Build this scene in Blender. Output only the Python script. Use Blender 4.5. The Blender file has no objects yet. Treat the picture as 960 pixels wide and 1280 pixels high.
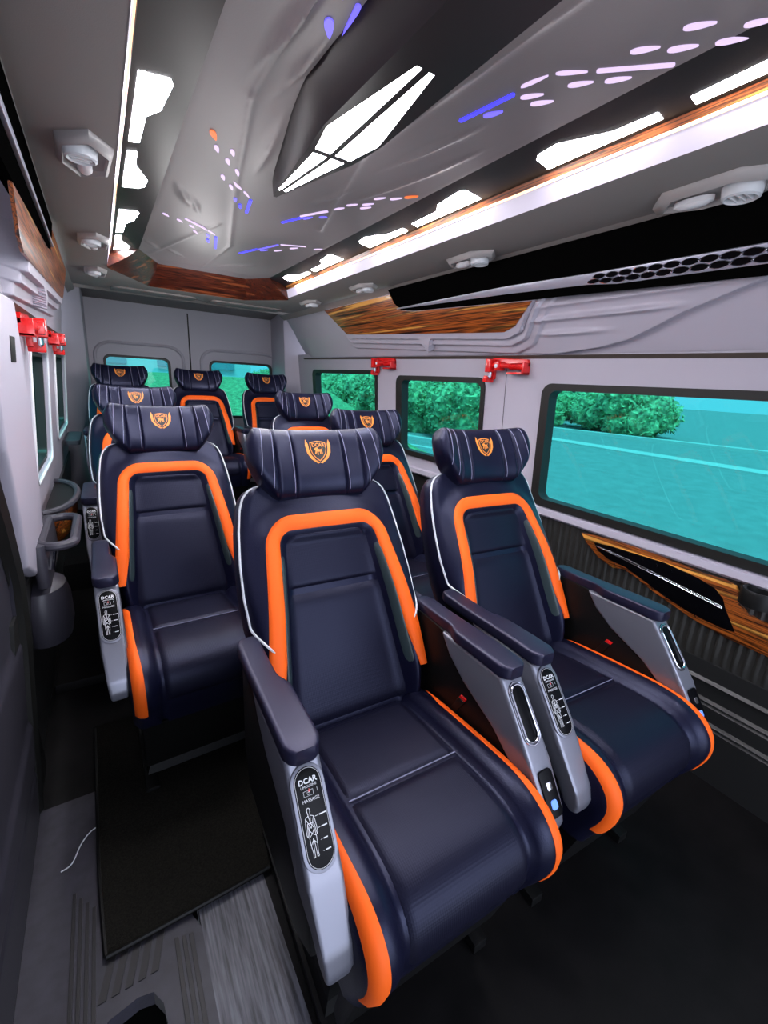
import bpy, bmesh, math, random
from mathutils import Vector, Matrix, noise
random.seed(4)
C = bpy.context.scene.collection
PI = math.pi
# ------------------------------------------------------------------ camera, world, sun, exposure
def look_axes():
    f = 540.0
    dY = Vector((-358, -181, f)).normalized()
    a, b, roll = -358.0, -181.0, 0.057
    t = -(a*a+b*b+f*f)/(a+roll*b)
    dX = Vector((a+t, b+roll*t, f)).normalized()
    dZ = dX.cross(dY)
    if dZ.y > 0: dZ = -dZ
    return dX, dY, dZ
_dX, _dY, _dZ = look_axes()
cam = bpy.data.cameras.new('camera'); cam_o = bpy.data.objects.new('camera', cam); C.objects.link(cam_o)
cam.sensor_fit = 'HORIZONTAL'; cam.sensor_width = 36; cam.lens = 540/960*36
cam.clip_start = 0.02; cam.clip_end = 500
def cw(v): return Vector((_dX.dot(v), _dY.dot(v), _dZ.dot(v)))
_r, _u, _b = cw(Vector((1,0,0))), cw(Vector((0,-1,0))), cw(Vector((0,0,-1)))
cam_o.matrix_world = Matrix(((_r.x,_u.x,_b.x,0),(_r.y,_u.y,_b.y,0),(_r.z,_u.z,_b.z,1.34),(0,0,0,1)))
sc = bpy.context.scene
sc.camera = cam_o
sc.view_settings.view_transform = 'Standard'; sc.view_settings.look = 'None'
sc.view_settings.gamma = 1; sc.view_settings.use_curve_mapping = False
sc.view_settings.exposure = 0.75
sc.cycles.use_denoising = True
sc.cycles.max_bounces = 10; sc.cycles.transparent_max_bounces = 12
sc.cycles.sample_clamp_indirect = 6
w = bpy.data.worlds.new('sky'); sc.world = w; w.use_nodes = True
w.node_tree.nodes['Background'].inputs['Color'].default_value = (0.72, 0.80, 1.0, 1)
w.node_tree.nodes['Background'].inputs['Strength'].default_value = 2.0
sun = bpy.data.lights.new('sun', 'SUN'); sun.energy = 5.5; sun.angle = 0.2; sun.color = (1, .96, .9)
sun_o = bpy.data.objects.new('sun', sun); C.objects.link(sun_o)
sun_o.rotation_euler = (math.radians(24), math.radians(-12), 0)

ws = bpy.data.lights.new('windscreen_daylight', 'AREA'); ws.shape = 'RECTANGLE'; ws.size = 1.6; ws.size_y = .8; ws.energy = 7; ws.color = (.86,.88,1.0)
ws_o = bpy.data.objects.new('windscreen_daylight', ws); C.objects.link(ws_o)
ws_o.location = (.75, -1.6, 1.45); ws_o.rotation_euler = (math.radians(80), 0, 0)
# ------------------------------------------------------------------ materials
MATS = {}
def mat(name, col, rough=0.5, metal=0.0, spec=0.5, coat=0.0, emit=None, es=0.0, bump=None, vary=None, stint=None):
    m = bpy.data.materials.new(name); m.use_nodes = True
    nt = m.node_tree; p = nt.nodes['Principled BSDF']
    p.inputs['Base Color'].default_value = (*col, 1)
    p.inputs['Roughness'].default_value = rough; p.inputs['Metallic'].default_value = metal
    p.inputs['Specular IOR Level'].default_value = spec
    p.inputs['Coat Weight'].default_value = coat; p.inputs['Coat Roughness'].default_value = 0.08
    if emit:
        p.inputs['Emission Color'].default_value = (*emit, 1); p.inputs['Emission Strength'].default_value = es
    tc = None
    if bump or vary:
        tc = nt.nodes.new('ShaderNodeTexCoord')
    if vary:   # (scale, amount, stretch)
        mp = nt.nodes.new('ShaderNodeMapping'); mp.inputs['Scale'].default_value = vary[2]
        n = nt.nodes.new('ShaderNodeTexNoise'); n.inputs['Scale'].default_value = vary[0]; n.inputs['Detail'].default_value = 5
        r = nt.nodes.new('ShaderNodeValToRGB')
        a = vary[1]
        r.color_ramp.elements[0].position = .3; r.color_ramp.elements[1].position = .7
        r.color_ramp.elements[0].color = (*[max(0, x*(1-a)) for x in col], 1)
        r.color_ramp.elements[1].color = (*[min(1, x*(1+a)) for x in col], 1)
        nt.links.new(tc.outputs['Object'], mp.inputs['Vector']); nt.links.new(mp.outputs['Vector'], n.inputs['Vector'])
        nt.links.new(n.outputs['Fac'], r.inputs['Fac']); nt.links.new(r.outputs['Color'], p.inputs['Base Color'])
    if bump:   # (kind, scale, strength)
        if bump[0] == 'noise':
            n2 = nt.nodes.new('ShaderNodeTexNoise'); n2.inputs['Scale'].default_value = bump[1]; out = n2.outputs['Fac']
        else:
            n2 = nt.nodes.new('ShaderNodeTexVoronoi'); n2.inputs['Scale'].default_value = bump[1]
            n2.inputs['Randomness'].default_value = 0.0; out = n2.outputs['Distance']
        nt.links.new(tc.outputs['Object'], n2.inputs['Vector'])
        b = nt.nodes.new('ShaderNodeBump'); b.inputs['Strength'].default_value = bump[2]; b.inputs['Distance'].default_value = 0.004
        nt.links.new(out, b.inputs['Height']); nt.links.new(b.outputs['Normal'], p.inputs['Normal'])
    if stint: p.inputs['Specular Tint'].default_value = (*stint, 1)
    MATS[name] = m
    return m
def wood_mat(name, dark, mid, light, scale, rot=(0,0,0)):
    m = mat(name, mid, 0.34, coat=0.2)
    nt = m.node_tree; p = nt.nodes['Principled BSDF']
    tc = nt.nodes.new('ShaderNodeTexCoord'); mp = nt.nodes.new('ShaderNodeMapping')
    mp.inputs['Scale'].default_value = scale; mp.inputs['Rotation'].default_value = rot
    n = nt.nodes.new('ShaderNodeTexNoise'); n.inputs['Scale'].default_value = 1.0; n.inputs['Detail'].default_value = 3
    n.inputs['Distortion'].default_value = .14
    r = nt.nodes.new('ShaderNodeValToRGB'); cr = r.color_ramp
    cr.elements[0].position = .36; cr.elements[0].color = (*dark, 1)
    cr.elements[1].position = .66; cr.elements[1].color = (*light, 1)
    for pos, c in ((.44, mid), (.48, dark), (.54, mid), (.58, dark)):
        e = cr.elements.new(pos); e.color = (*c, 1)
    nt.links.new(tc.outputs['Object'], mp.inputs['Vector']); nt.links.new(mp.outputs['Vector'], n.inputs['Vector'])
    nt.links.new(n.outputs['Fac'], r.inputs['Fac']); nt.links.new(r.outputs['Color'], p.inputs['Base Color'])
    return m
LEATHER = mat('leather', (.0042,.0046,.016), .36, spec=.38, stint=(.62,.66,1), bump=('noise', 420, .10))
INSERT = mat('leather_insert', (.030,.047,.052), .36, bump=('noise', 420, .12))  # teal window light on the gussets is put into this leather colour
PERF = mat('leather_perforated', (.004,.004,.012), .44, spec=.32, stint=(.62,.66,1), bump=('dots', 240, .09))
ORANGE = mat('orange_suede', (.95,.125,.006), .62, spec=.3)
PIPE = mat('piping', (.62,.64,.68), .4)
STITCH = mat('stitch', (.22,.22,.34), .5)
PADM = mat('arm_pad', (.011,.011,.028), .40, stint=(.75,.73,1))
SILVER = mat('silver_plastic', (.20,.205,.25), .30, metal=.45)
BLACKP = mat('black_plastic', (.004,.004,.004), .5, spec=.25)
GLOSSB = mat('gloss_black', (.002,.002,.003), .30, spec=.10)
CHROME = mat('chrome', (.75,.76,.82), .12, metal=1)
WHITEP = mat('white_print', (.75,.75,.78), .5)
BADGEO = mat('badge_gold', (.80,.26,.04), .5)
BADGEB = mat('badge_black', (.012,.010,.012), .5)
REDP = mat('red_plastic', (.75,.012,.012), .22, coat=.4)
TRIM = mat('lavender_trim', (.45,.425,.50), .45, bump=('noise', 300, .03))
TRIM2 = mat('grey_trim', (.36,.345,.39), .5)
ALU = mat('brushed_bar', (.52,.53,.64), .32, metal=.5)
MATTEB = mat('matte_black', (.002,.002,.002), .95, spec=0.0)
VENTM = mat('vent_plastic', (.36,.34,.34), .42)
CEILM = mat('ceiling_fabric', (.235,.212,.205), .7, bump=('noise', 500, .08))
TRAYM = mat('tray_leather', (.135,.120,.128), .5, bump=('noise', 400, .04))
DARKG = mat('dark_gloss_trim', (.014,.011,.013), .36, spec=.12)
GAPB = mat('gap_brown', (.09,.07,.055), .6)
WOOD = wood_mat('zebra_wood', (.022,.006,.003), (.46,.115,.018), (.80,.36,.07), (44, .8, 44))
WOODD = wood_mat('dark_wood', (.010,.003,.002), (.075,.014,.006), (.16,.04,.014), (2.0, 30, 30))
WOODE = wood_mat('tray_edge_wood', (.016,.005,.003), (.30,.075,.014), (.50,.19,.04), (40, 1.6, 40))
RIBM = mat('ribbed_panel', (.030,.029,.027), .38)
LOWW = mat('lower_wall', (.018,.018,.018), .38)
FLOORM = mat('floor_vinyl', (.0035,.003,.0032), .6, spec=.2, vary=(14, .5, (1,1,1)))
MATM = mat('carpet_mat', (.011,.010,.008), .95, spec=.1, vary=(260, .6, (1,1,1)), bump=('noise', 600, .6))
SILLM = mat('sill_plastic', (.036,.034,.047), .5, vary=(30, .2, (1,1,1)))
SILLD = mat('sill_rib', (.012,.011,.013), .5)
VINYL = mat('grey_wood_vinyl', (.095,.095,.115), .5, vary=(1, .75, (150, 9, 30)))
DOORM = mat('door_panel', (.034,.032,.044), .42)
RUBBER = mat('window_rubber', (.010,.010,.009), .5)
WHITEL = mat('lamp_white', (.9,.9,.95), .4, emit=(.95,.94,1.0), es=50)
STRIPL = mat('cove_strip', (.10,.09,.12), .5, emit=(.86,.79,.98), es=.36)
STRIPW = mat('cove_strip_warm', (.8,.6,.4), .5, emit=(1.0,.60,.28), es=1.1)
BLUEL = mat('star_blue', (.01,.01,.1), .6, emit=(.035,.03,1.0), es=1.5)
BLUEV = mat('star_periwinkle', (.02,.02,.1), .6, emit=(.14,.11,1.0), es=1.0)
VIOL = mat('star_violet', (.1,.1,.1), .6, emit=(.80,.60,1.0), es=.62)
ORGL = mat('star_orange', (.1,.03,.01), .6, emit=(1.0,.16,.03), es=.75)
USBL = mat('socket_blue', (.1,.2,.6), .4, emit=(.08,.2,.8), es=.8)
ROAD = mat('asphalt', (.30,.32,.33), .9, vary=(3, .12, (1,1,1)))
KERB = mat('kerb_stone', (.62,.62,.62), .9)
GRASS = mat('grass', (.26,.38,.18), .9, vary=(8, .5, (1,1,1)))
LEAF = mat('hedge_leaf', (.36,.50,.26), .8, vary=(5, .7, (1,1,1)))
LEAFD = mat('dark_leaf', (.10,.17,.10), .8, vary=(4, .6, (1,1,1)))
BLDG = mat('pale_facade', (.62,.70,.72), .8)
BLDGW = mat('facade_glass', (.20,.34,.42), .2)
def glass_mat(name, tint):
    m = bpy.data.materials.new(name); m.use_nodes = True; nt = m.node_tree
    nt.nodes.remove(nt.nodes['Principled BSDF'])
    t = nt.nodes.new('ShaderNodeBsdfTransparent'); t.inputs['Color'].default_value = (*tint, 1)
    g = nt.nodes.new('ShaderNodeBsdfGlossy'); g.inputs['Roughness'].default_value = .02
    mx = nt.nodes.new('ShaderNodeMixShader'); mx.inputs['Fac'].default_value = .018
    nt.links.new(t.outputs[0], mx.inputs[1]); nt.links.new(g.outputs[0], mx.inputs[2])
    nt.links.new(mx.outputs[0], nt.nodes['Material Output'].inputs['Surface'])
    return m
GLASS = glass_mat('teal_glass', (.17, .51, .505))

# ------------------------------------------------------------------ mesh helpers
def sm(a, b, x):
    t = min(1, max(0, (x-a)/(b-a))) if a != b else float(x > a)
    return t*t*(3-2*t)
def lerp(a, b, t): return a+(b-a)*t
def interp(tab, x):
    if x <= tab[0][0]: return tab[0][1]
    for (x0, y0), (x1, y1) in zip(tab, tab[1:]):
        if x <= x1: return y0+(y1-y0)*(x-x0)/(x1-x0)
    return tab[-1][1]
class MB:
    def __init__(s): s.bm = bmesh.new()
    def box(s, x0, x1, y0, y1, z0, z1, bev=0, mi=0, seg=2):
        return s.prism([(x0,y0),(x1,y0),(x1,y1),(x0,y1)], lambda a, b, t: (a, b, lerp(z0, z1, t)), bev, mi, seg)
    def prism(s, poly, f, bev=0, mi=0, seg=2):
        """poly in 2-D, f(a,b,t) -> point, t = 0 and 1 for the two faces"""
        t = bmesh.new()
        lo = [t.verts.new(f(a, b, 0)) for a, b in poly]; hi = [t.verts.new(f(a, b, 1)) for a, b in poly]
        n = len(poly)
        t.faces.new(lo[::-1]); t.faces.new(hi)
        for i in range(n): t.faces.new((lo[i], lo[(i+1) % n], hi[(i+1) % n], hi[i]))
        bmesh.ops.recalc_face_normals(t, faces=t.faces[:])
        if bev: bmesh.ops.bevel(t, geom=t.edges[:], offset=bev, segments=seg, profile=.6, affect='EDGES', clamp_overlap=True)
        for fc in t.faces: fc.material_index = mi
        s.merge(t); return s
    def merge(s, t):
        me = bpy.data.meshes.new('tmp'); t.to_mesh(me); t.free(); s.bm.from_mesh(me); bpy.data.meshes.remove(me)
    def grid(s, f, nu, nv, mi=0, closed_u=False):
        vs = [[s.bm.verts.new(f(i/nu, j/nv)) for j in range(nv+1)] for i in range(nu if closed_u else nu+1)]
        m = len(vs)
        for i in range(nu):
            for j in range(nv):
                fc = s.bm.faces.new((vs[i][j], vs[(i+1) % m][j], vs[(i+1) % m][j+1], vs[i][j+1])); fc.material_index = mi
        return vs
    def loft(s, rings, mi=0, caps=True):
        vs = [[s.bm.verts.new(p) for p in r] for r in rings]; n = len(vs[0])
        for a, b in zip(vs, vs[1:]):
            for j in range(n):
                fc = s.bm.faces.new((a[j], a[(j+1) % n], b[(j+1) % n], b[j])); fc.material_index = mi
        if caps:
            for r in (vs[0][::-1], vs[-1]):
                fc = s.bm.faces.new(r); fc.material_index = mi
        return s
    def tube(s, path, r, n=8, mi=0, closed=False):
        P = [Vector(p) for p in path]; rings = []; m = len(P); up = None
        for i, p in enumerate(P):
            if closed: d = P[(i+1) % m]-P[i-1]
            else: d = P[min(i+1, m-1)]-P[max(i-1, 0)]
            d.normalize()
            if up is None:
                up = d.orthogonal().normalized()
            up = (up-d*up.dot(d)).normalized(); side = d.cross(up)
            rr = r[i] if isinstance(r, (list, tuple)) else r
            rings.append([p+(up*math.cos(2*PI*k/n)+side*math.sin(2*PI*k/n))*rr for k in range(n)])
        if closed: rings.append(rings[0])
        s.loft(rings, mi, caps=not closed); return s
    def lathe(s, prof, c, axis='z', n=28, mi=0):
        c = Vector(c); rings = []
        for r, h in prof:
            ring = []
            for k in range(n):
                a = 2*PI*k/n; x, y = r*math.cos(a), r*math.sin(a)
                ring.append(c+Vector({'z': (x, y, h), 'x': (h, x, y), 'y': (x, h, y)}[axis]))
            rings.append(ring)
        s.loft(rings, mi); return s
    def face(s, pts, mi=0):
        fc = s.bm.faces.new([s.bm.verts.new(p) for p in pts]); fc.material_index = mi
    def holed(s, outer, holes, f, thick, mi=0):
        """flat sheet with holes in 2-D, mapped by f(a,b,t) and given thickness"""
        t = bmesh.new(); loops = []
        for lp in [outer]+holes:
            vs = [t.verts.new((a, b, 0)) for a, b in lp]
            for i in range(len(vs)): t.edges.new((vs[i], vs[(i+1) % len(vs)]))
        bmesh.ops.triangle_fill(t, use_beauty=True, use_dissolve=False, edges=t.edges[:])
        g = bmesh.ops.extrude_face_region(t, geom=t.faces[:])
        new = {e for e in g['geom'] if isinstance(e, bmesh.types.BMVert)}
        for v in t.verts:
            v.co = Vector(f(v.co.x, v.co.y, 1.0 if v in new else 0.0))
        bmesh.ops.recalc_face_normals(t, faces=t.faces[:])
        for fc in t.faces: fc.material_index = mi
        s.merge(t); return s
    def build(s, name, mats, parent=None, smooth=True, angle=35, recenter=None):
        bm = s.bm
        bmesh.ops.remove_doubles(bm, verts=bm.verts[:], dist=1e-5)
        bmesh.ops.recalc_face_normals(bm, faces=bm.faces[:])
        loc = Vector((0, 0, 0))
        if recenter is None: recenter = parent is None
        if recenter and bm.verts:
            xs = [v.co for v in bm.verts]
            loc = Vector(((min(v.x for v in xs)+max(v.x for v in xs))/2, (min(v.y for v in xs)+max(v.y for v in xs))/2, min(v.z for v in xs)))
            for v in bm.verts: v.co -= loc
        me = bpy.data.meshes.new(name); bm.to_mesh(me); bm.free()
        for m in (mats if isinstance(mats, (list, tuple)) else [mats]): me.materials.append(m)
        if smooth:
            me.polygons.foreach_set('use_smooth', [True]*len(me.polygons))
            try: me.set_sharp_from_angle(angle=math.radians(angle))
            except Exception: pass
        o = bpy.data.objects.new(name, me); C.objects.link(o); o.location = loc
        if parent: o.parent = parent
        return o
def tag(o, label, cat, group=None, kind=None):
    o['label'] = label; o['category'] = cat
    if group: o['group'] = group
    if kind: o['kind'] = kind
    return o
def struct(o):
    o['kind'] = 'structure'; return o
def thing(name, label, cat, loc=(0,0,0), group=None):
    o = bpy.data.objects.new(name, None); C.objects.link(o); o.location = loc; o.empty_display_size = .05
    return tag(o, label, cat, group)
def sub(parent, o):      # parent keeps world placement of a mesh built in world coordinates
    o.parent = parent; o.location = Vector(o.location)-Vector(parent.location); return o
def copy_tree(o, parent=None):
    c = o.copy(); C.objects.link(c)
    if parent: c.parent = parent
    for ch in list(o.children): copy_tree(ch, c)
    return c
def rrect(a0, a1, b0, b1, r, n=6):
    out = []
    for (ca, cb, s0) in ((a1-r, b1-r, 0), (a0+r, b1-r, PI/2), (a0+r, b0+r, PI), (a1-r, b0+r, 1.5*PI)):
        for k in range(n+1):
            t = s0+PI/2*k/n; out.append((ca+r*math.cos(t), cb+r*math.sin(t)))
    return out
def text_polys(txt, size, bold=0.0):
    cu = bpy.data.curves.new('t', 'FONT'); cu.body = txt; cu.size = size; cu.align_x = 'CENTER'; cu.align_y = 'CENTER'
    cu.resolution_u = 2; cu.offset = bold
    o = bpy.data.objects.new('t', cu); C.objects.link(o)
    dg = bpy.context.evaluated_depsgraph_get(); dg.update()
    me = bpy.data.meshes.new_from_object(o.evaluated_get(dg))
    polys = [[(me.vertices[i].co.x, me.vertices[i].co.y) for i in p.vertices] for p in me.polygons]
    bpy.data.objects.remove(o); bpy.data.curves.remove(cu); bpy.data.meshes.remove(me)
    return polys
def seg_poly(p, q, w0, w1=None):
    w1 = w0 if w1 is None else w1
    d = Vector((q[0]-p[0], q[1]-p[1])).normalized(); n = Vector((-d.y, d.x))
    return [(p[0]+n.x*w0/2, p[1]+n.y*w0/2), (p[0]-n.x*w0/2, p[1]-n.y*w0/2), (q[0]-n.x*w1/2, q[1]-n.y*w1/2), (q[0]+n.x*w1/2, q[1]+n.y*w1/2)]
def smooth_path(pts, n=6):
    P = [Vector(p) for p in pts]; out = []
    for i in range(len(P)-1):
        a, b, c, d = P[max(i-1, 0)], P[i], P[i+1], P[min(i+2, len(P)-1)]
        for k in range(n):
            t = k/n
            out.append(.5*((2*b)+(c-a)*t+(2*a-5*b+4*c-d)*t*t+(3*b-a-3*c+d)*t**3))
    out.append(P[-1]); return out

# ------------------------------------------------------------------ outside
mb = MB(); mb.box(-60, 120, -60, 160, -.9, -.62); road = struct(mb.build('road', ROAD))
def kerb(name, pts, wd, h):
    m = MB()
    P = [Vector((x, y, 0)) for x, y in pts]
    rings = []
    for i, p in enumerate(P):
        d = (P[min(i+1, len(P)-1)]-P[max(i-1, 0)]).normalized(); n = Vector((d.y, -d.x, 0))
        rings.append([p+Vector((0,0,-.62)), p+n*wd+Vector((0,0,-.62)), p+n*wd+Vector((0,0,-.62+h)), p+Vector((0,0,-.62+h))])
    m.loft(rings); return m.build(name, KERB, smooth=False)
struct(kerb('kerb_strip', [(15.6,-8),(15.9,4.4),(16,12),(16.5,60)], .9, .06))
struct(kerb('kerb_strip', [(23.4,-8),(22.9,6.5),(20.8,15.5),(20.5,60)], .6, .14))
struct(kerb('kerb_strip', [(10.9,9.8),(10.0,11.8),(9.6,13.5),(9.4,60)], .35, .12))
struct(kerb('kerb_strip', [(9.5,9.8),(8.8,11.2),(8.3,13.2),(8.2,60)], .25, .03))
def hedge(name, x0, x1, y0, y1, z0, z1, n, m_, label, rr=(.35,.65), lv=120, ls=.11):
    mb = MB()
    for i in range(n):
        r = random.uniform(*rr)
        c = Vector((random.uniform(x0, x1), random.uniform(y0, y1), random.uniform(z0+r*.5, z1-r*.6)))
        t = bmesh.new(); bmesh.ops.create_icosphere(t, subdivisions=3, radius=r)
        for v in t.verts:
            k = noise.noise(v.co*5/r+c*3)*.34+noise.noise(v.co*12/r+c*5)*.26
            v.co = c+v.co*(1+k)
        mb.merge(t)
        for _ in range(lv):
            d = Vector((random.gauss(0,1), random.gauss(0,1), random.gauss(0,1))).normalized(); p = c+d*r*random.uniform(.95,1.3)
            a = Vector((random.gauss(0,1), random.gauss(0,1), random.gauss(0,1))).normalized(); b_ = a.orthogonal().normalized(); q = ls*random.uniform(.6,1.3)
            mb.face([p-a*q, p-b_*q*.45, p+a*q, p+b_*q*.45])
    return tag(mb.build(name, m_, smooth=False), label, 'hedge')
hedge('hedge', 11.2, 12.4, 11.4, 42, -.6, 1.7, 170, LEAF, 'clipped green hedge beyond the road behind the two rear side windows', (.4,.75), 230, .10)
hedge('hedge', 23.2, 25.5, 11.5, 34, -.6, 1.75, 90, LEAF, 'green hedge far across the road through the large side window', (.6,1.0), 260, .16)
hedge('shrub_bank', 34, 38, 21, 60, -.6, 2.6, 60, LEAFD, 'dark shrubs beyond the far hedge through the large side window', (1.2,2.0), 200, .3)
hedge('roadside_shrubs', -4.8, -3.6, 1.5, 8, -.6, 2.0, 70, LEAFD, 'dark shrubs outside the windows beside the sliding door', (.4,.8))
mb = MB(); mb.grid(lambda u, v: (lerp(-7, 8, u), lerp(9, 20, v), -.6+sm(0, 1, v)*1.85+.05*noise.noise(Vector((u*9, v*9, 0)))), 30, 16)
tag(mb.build('grass_bank', GRASS), 'green grass slope seen through the rear door windows', 'grass', kind='stuff')
b = thing('building', 'pale building with tall upright panels behind the grass slope', 'building', (0, 30, -.6))
mb = MB(); mb.box(-16, 8.5, 0, 6, 0, 12); mb.build('wall', BLDG, b, smooth=False)
for i in range(8):
    mb = MB(); mb.box(-15+i*3, -13.6+i*3, -.15, .05, 2.2, 11, .03); mb.build('window_panel', BLDGW, b, smooth=False)

# ------------------------------------------------------------------ van shell: right wall
def RX(z): return 1.70-.07*(z-.85)
def rw(off): return lambda y, z, t=0: (RX(z)-off+t*.04, y, z)
WIN_R = [(-.12, 1.30, .842, 1.368), (1.68, 2.47, .905, 1.385), (2.74, 3.85, .93, 1.415)]
mb = MB()
holes = [rrect(a, b_, c, d, .045) for a, b_, c, d in WIN_R]
mb.holed([(-1.2,.785),(4.75,.785),(4.75,1.56),(-1.2,1.56)], holes, lambda y, z, t: (RX(z)+t*.05, y, z), .05)
wall_right = struct(mb.build('wall_right', TRIM, smooth=False))
n = 0
for i, (a, b_, c, d) in enumerate(WIN_R):
    mb = MB(); mb.box(-.004, .004, a-.01, b_+.01, c-.01, d+.01)
    for v in mb.bm.verts: v.co.x += RX(v.co.z)+.05
    g = struct(mb.build('window_%d' % (i+1), GLASS, smooth=False))
    mb = MB()
    fw = .022
    mb.holed(rrect(a-.012, b_+.012, c-.012, d+.012, .05), [rrect(a+fw*.6, b_-(.03 if i == 0 else .055), c+fw, d-fw*.75, .035)], lambda y, z, t: (RX(z)-.010+t*.055, y, z), .05)
    fr = mb.build('window_frame', RUBBER, smooth=False, recenter=False); sub(g, fr)
mb = MB(); mb.box(-.0012, .002, 1.533, 1.5355, .80, 1.46)
for v in mb.bm.verts: v.co.x += RX(v.co.z)
struct(mb.build('trim_1', RUBBER, smooth=False))
# sill ledge below the windows
mb = MB(); mb.prism([(0,0),(-.02,-.004),(-.022,-.03),(-.012,-.04),(.02,-.04)], lambda a, b_, t: (RX(.82)+a, lerp(-1.2, 4.7, t), .825+b_))
struct(mb.build('trim_2', TRIM, smooth=False))
# ribbed panel
def rib_x(y): return .0065*max(0, math.cos(2*PI*y/.029))**.6
mb = MB(); ny = 560
mb.grid(lambda u, v: (RX(lerp(.47,.785,v))-.004-rib_x(lerp(-.5, 1.95, u))*sm(0,.04,v)*sm(1,.96,v), lerp(-.5, 1.95, u), lerp(.455+.05*u*0,.786,v)), ny, 12)
struct(mb.build('trim_3', RIBM))
# lower wall with long horizontal mouldings
prof = []
for z in [i*.005 for i in range(0, 160)]:
    k = 0
    for g0 in (.225,.305,.38): k += .010*math.exp(-((z-g0)/.006)**2)
    k += .012*sm(.47,.455,z)+.012*sm(.385,.375,z)*0+.012*sm(.30,.29,z)+.012*sm(.22,.21,z)
    prof.append((RX(z)+.006-k, z))
mb = MB(); mb.grid(lambda u, v: (prof[round(v*(len(prof)-1))][0], lerp(-1.2, 4.7, u), prof[round(v*(len(prof)-1))][1]), 4, len(prof)-1)
struct(mb.build('wall_right_lower', LOWW))

# zebra wood panel on the right wall
wp = thing('wall_panel', 'zebra wood panel with black slot and chrome line below the large window', 'panel', (RX(.68), .65, .57))
outl = [(1.02,.770),(.92,.782),(.809,.786),(.678,.782),(.56,.772),(.49,.776),(.455,.768),(.444,.748),(.438,.712),(.405,.687),(.33,.676),(.20,.665),(.20,.545),(.335,.575),(.445,.578),(.550,.594),(.704,.640),(.779,.672),(.82,.680),(.859,.668),(.928,.690),(.99,.735)]
slot = [(.956,.748),(.88,.757),(.803,.760),(.674,.765),(.564,.752),(.508,.736),(.48,.711),(.466,.679),(.425,.612),(.464,.606),(.568,.616),(.65,.636),(.728,.664),(.81,.692),(.885,.698),(.934,.720)]
mb = MB(); mb.prism(outl, lambda y, z, t: (RX(z)-lerp(.002,.020,t), y, z), .004); sub(wp, mb.build('wood_body', WOOD, recenter=False))
mb = MB(); mb.prism(slot, lambda y, z, t: (RX(z)-lerp(.012,.0215,t), y, z), .0012); sub(wp, mb.build('slot', GLOSSB, recenter=False))
mb = MB()
for dz in (0,.007):
    mb.tube([(RX(.7)-.0235, y, .737-(.942-y)*.128+dz*sm(.95,.90,y)) for y in (.945,.85,.75,.65,.55,.474)], .0016, 6)
mb.prism([(.94,.737),(.474,.683),(.474,.675),(.94,.735)], lambda y, z, t: (RX(z)-lerp(.02,.0228,t), y, z))
sub(wp, mb.build('chrome_line', CHROME, recenter=False))
mb = MB()
for k in range(7):
    y = .86-k*.052; z = .757-.002*k
    mb.prism([(y,z),(y-.004,z),(y-.006,z-.012),(y-.008,z-.006)], lambda a, c, t: (RX(c)-lerp(.021,.0226,t), a, c))
    z = .695-k*.0135
    mb.prism([(y,z),(y-.004,z),(y-.006,z-.010),(y-.008,z-.005)], lambda a, c, t: (RX(c)-lerp(.021,.0226,t), a, c))
sub(wp, mb.build('slot_marks', CHROME, recenter=False))
mb = MB(); mb.lathe([(.0,-.045),(.030,-.045),(.034,-.01),(.036,0),(.046,.002),(.050,-.006),(.048,-.05),(.0,-.055)], (RX(.74)-.048,.385,.79), n=36)
tag(mb.build('cup_holder', BLACKP), 'round black cup holder at the end of the wood panel under the window', 'cup holder')

# ------------------------------------------------------------------ bulkheads along the roof sides
WOODP = [(3.126,1.836),(2.919,1.672),(2.75,1.662),(1.60,1.608),(1.474,1.603),(1.408,1.622),(1.299,1.703),(2.08,1.737),(2.19,1.752),(2.24,1.789),(2.258,1.833)]
WOODO = [(3.126,1.88),(2.919,1.672),(1.474,1.603),(1.408,1.622),(1.20,1.88)]
def sdf(poly, p):
    x, y = p; dmin = 1e9; ins = False; n = len(poly)
    for i in range(n):
        ax, ay = poly[i]; bx, by = poly[(i+1) % n]
        ex, ey = bx-ax, by-ay; wx, wy = x-ax, y-ay
        t = min(1, max(0, (wx*ex+wy*ey)/(ex*ex+ey*ey)))
        d = math.hypot(wx-ex*t, wy-ey*t); dmin = min(dmin, d)
        if (ay > y) != (by > y) and x < ex*(y-ay)/(ey)+ax: ins = not ins
    return -dmin if ins else dmin
def curve_z(pts, y): return interp(sorted(pts), y)
def emboss(y, z):
    """raised relief of the bulkhead face, metres towards the cabin"""
    k = 0.0
    d = sdf(WOODO, (y, z))
    back = sm(.9, 1.3, y)
    k += back*(.021*(1-sm(.028,.034,d))+.018*(1-sm(.060,.067,d))+.014*(1-sm(.096,.106,d)))-.021
    off_wood = sm(.02,.06,d)
    vy = 2.06
    tri = abs(y-vy) < .075*max(0, (z-1.53)/.10) and z < 1.622 and z > 1.525
    if tri: k = .0315
    # sweeping crease and waves towards the front
    cz = curve_z([(1.25,1.495),(1.048,1.513),(.934,.0+1.534),(.753,1.604),(.585,1.655),(.45,1.69),(.2,1.71)], y)
    fr = sm(1.5, 1.2, y)
    k += off_wood*(fr*.020+.006)*sm(-.004,.006, z-cz)*sm(1.72,1.66,z)
    for (zc, y0, y1, a) in ((1.675,.55,1.33,.008),(1.628,.70,1.38,.009),(1.575,.95,1.36,.007)):
        k += off_wood*1.9*a*math.exp(-((z-zc)/.009)**2)*sm(y0,y0+.2,y)*sm(y1,y1-.12,y)*sm(-.01,.02,z-cz)
    return k
def bulk(side):
    def X(z): return 1.578-.5*(z-1.6) if side > 0 else -.172+.14*(z-1.49)
    return X
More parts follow.
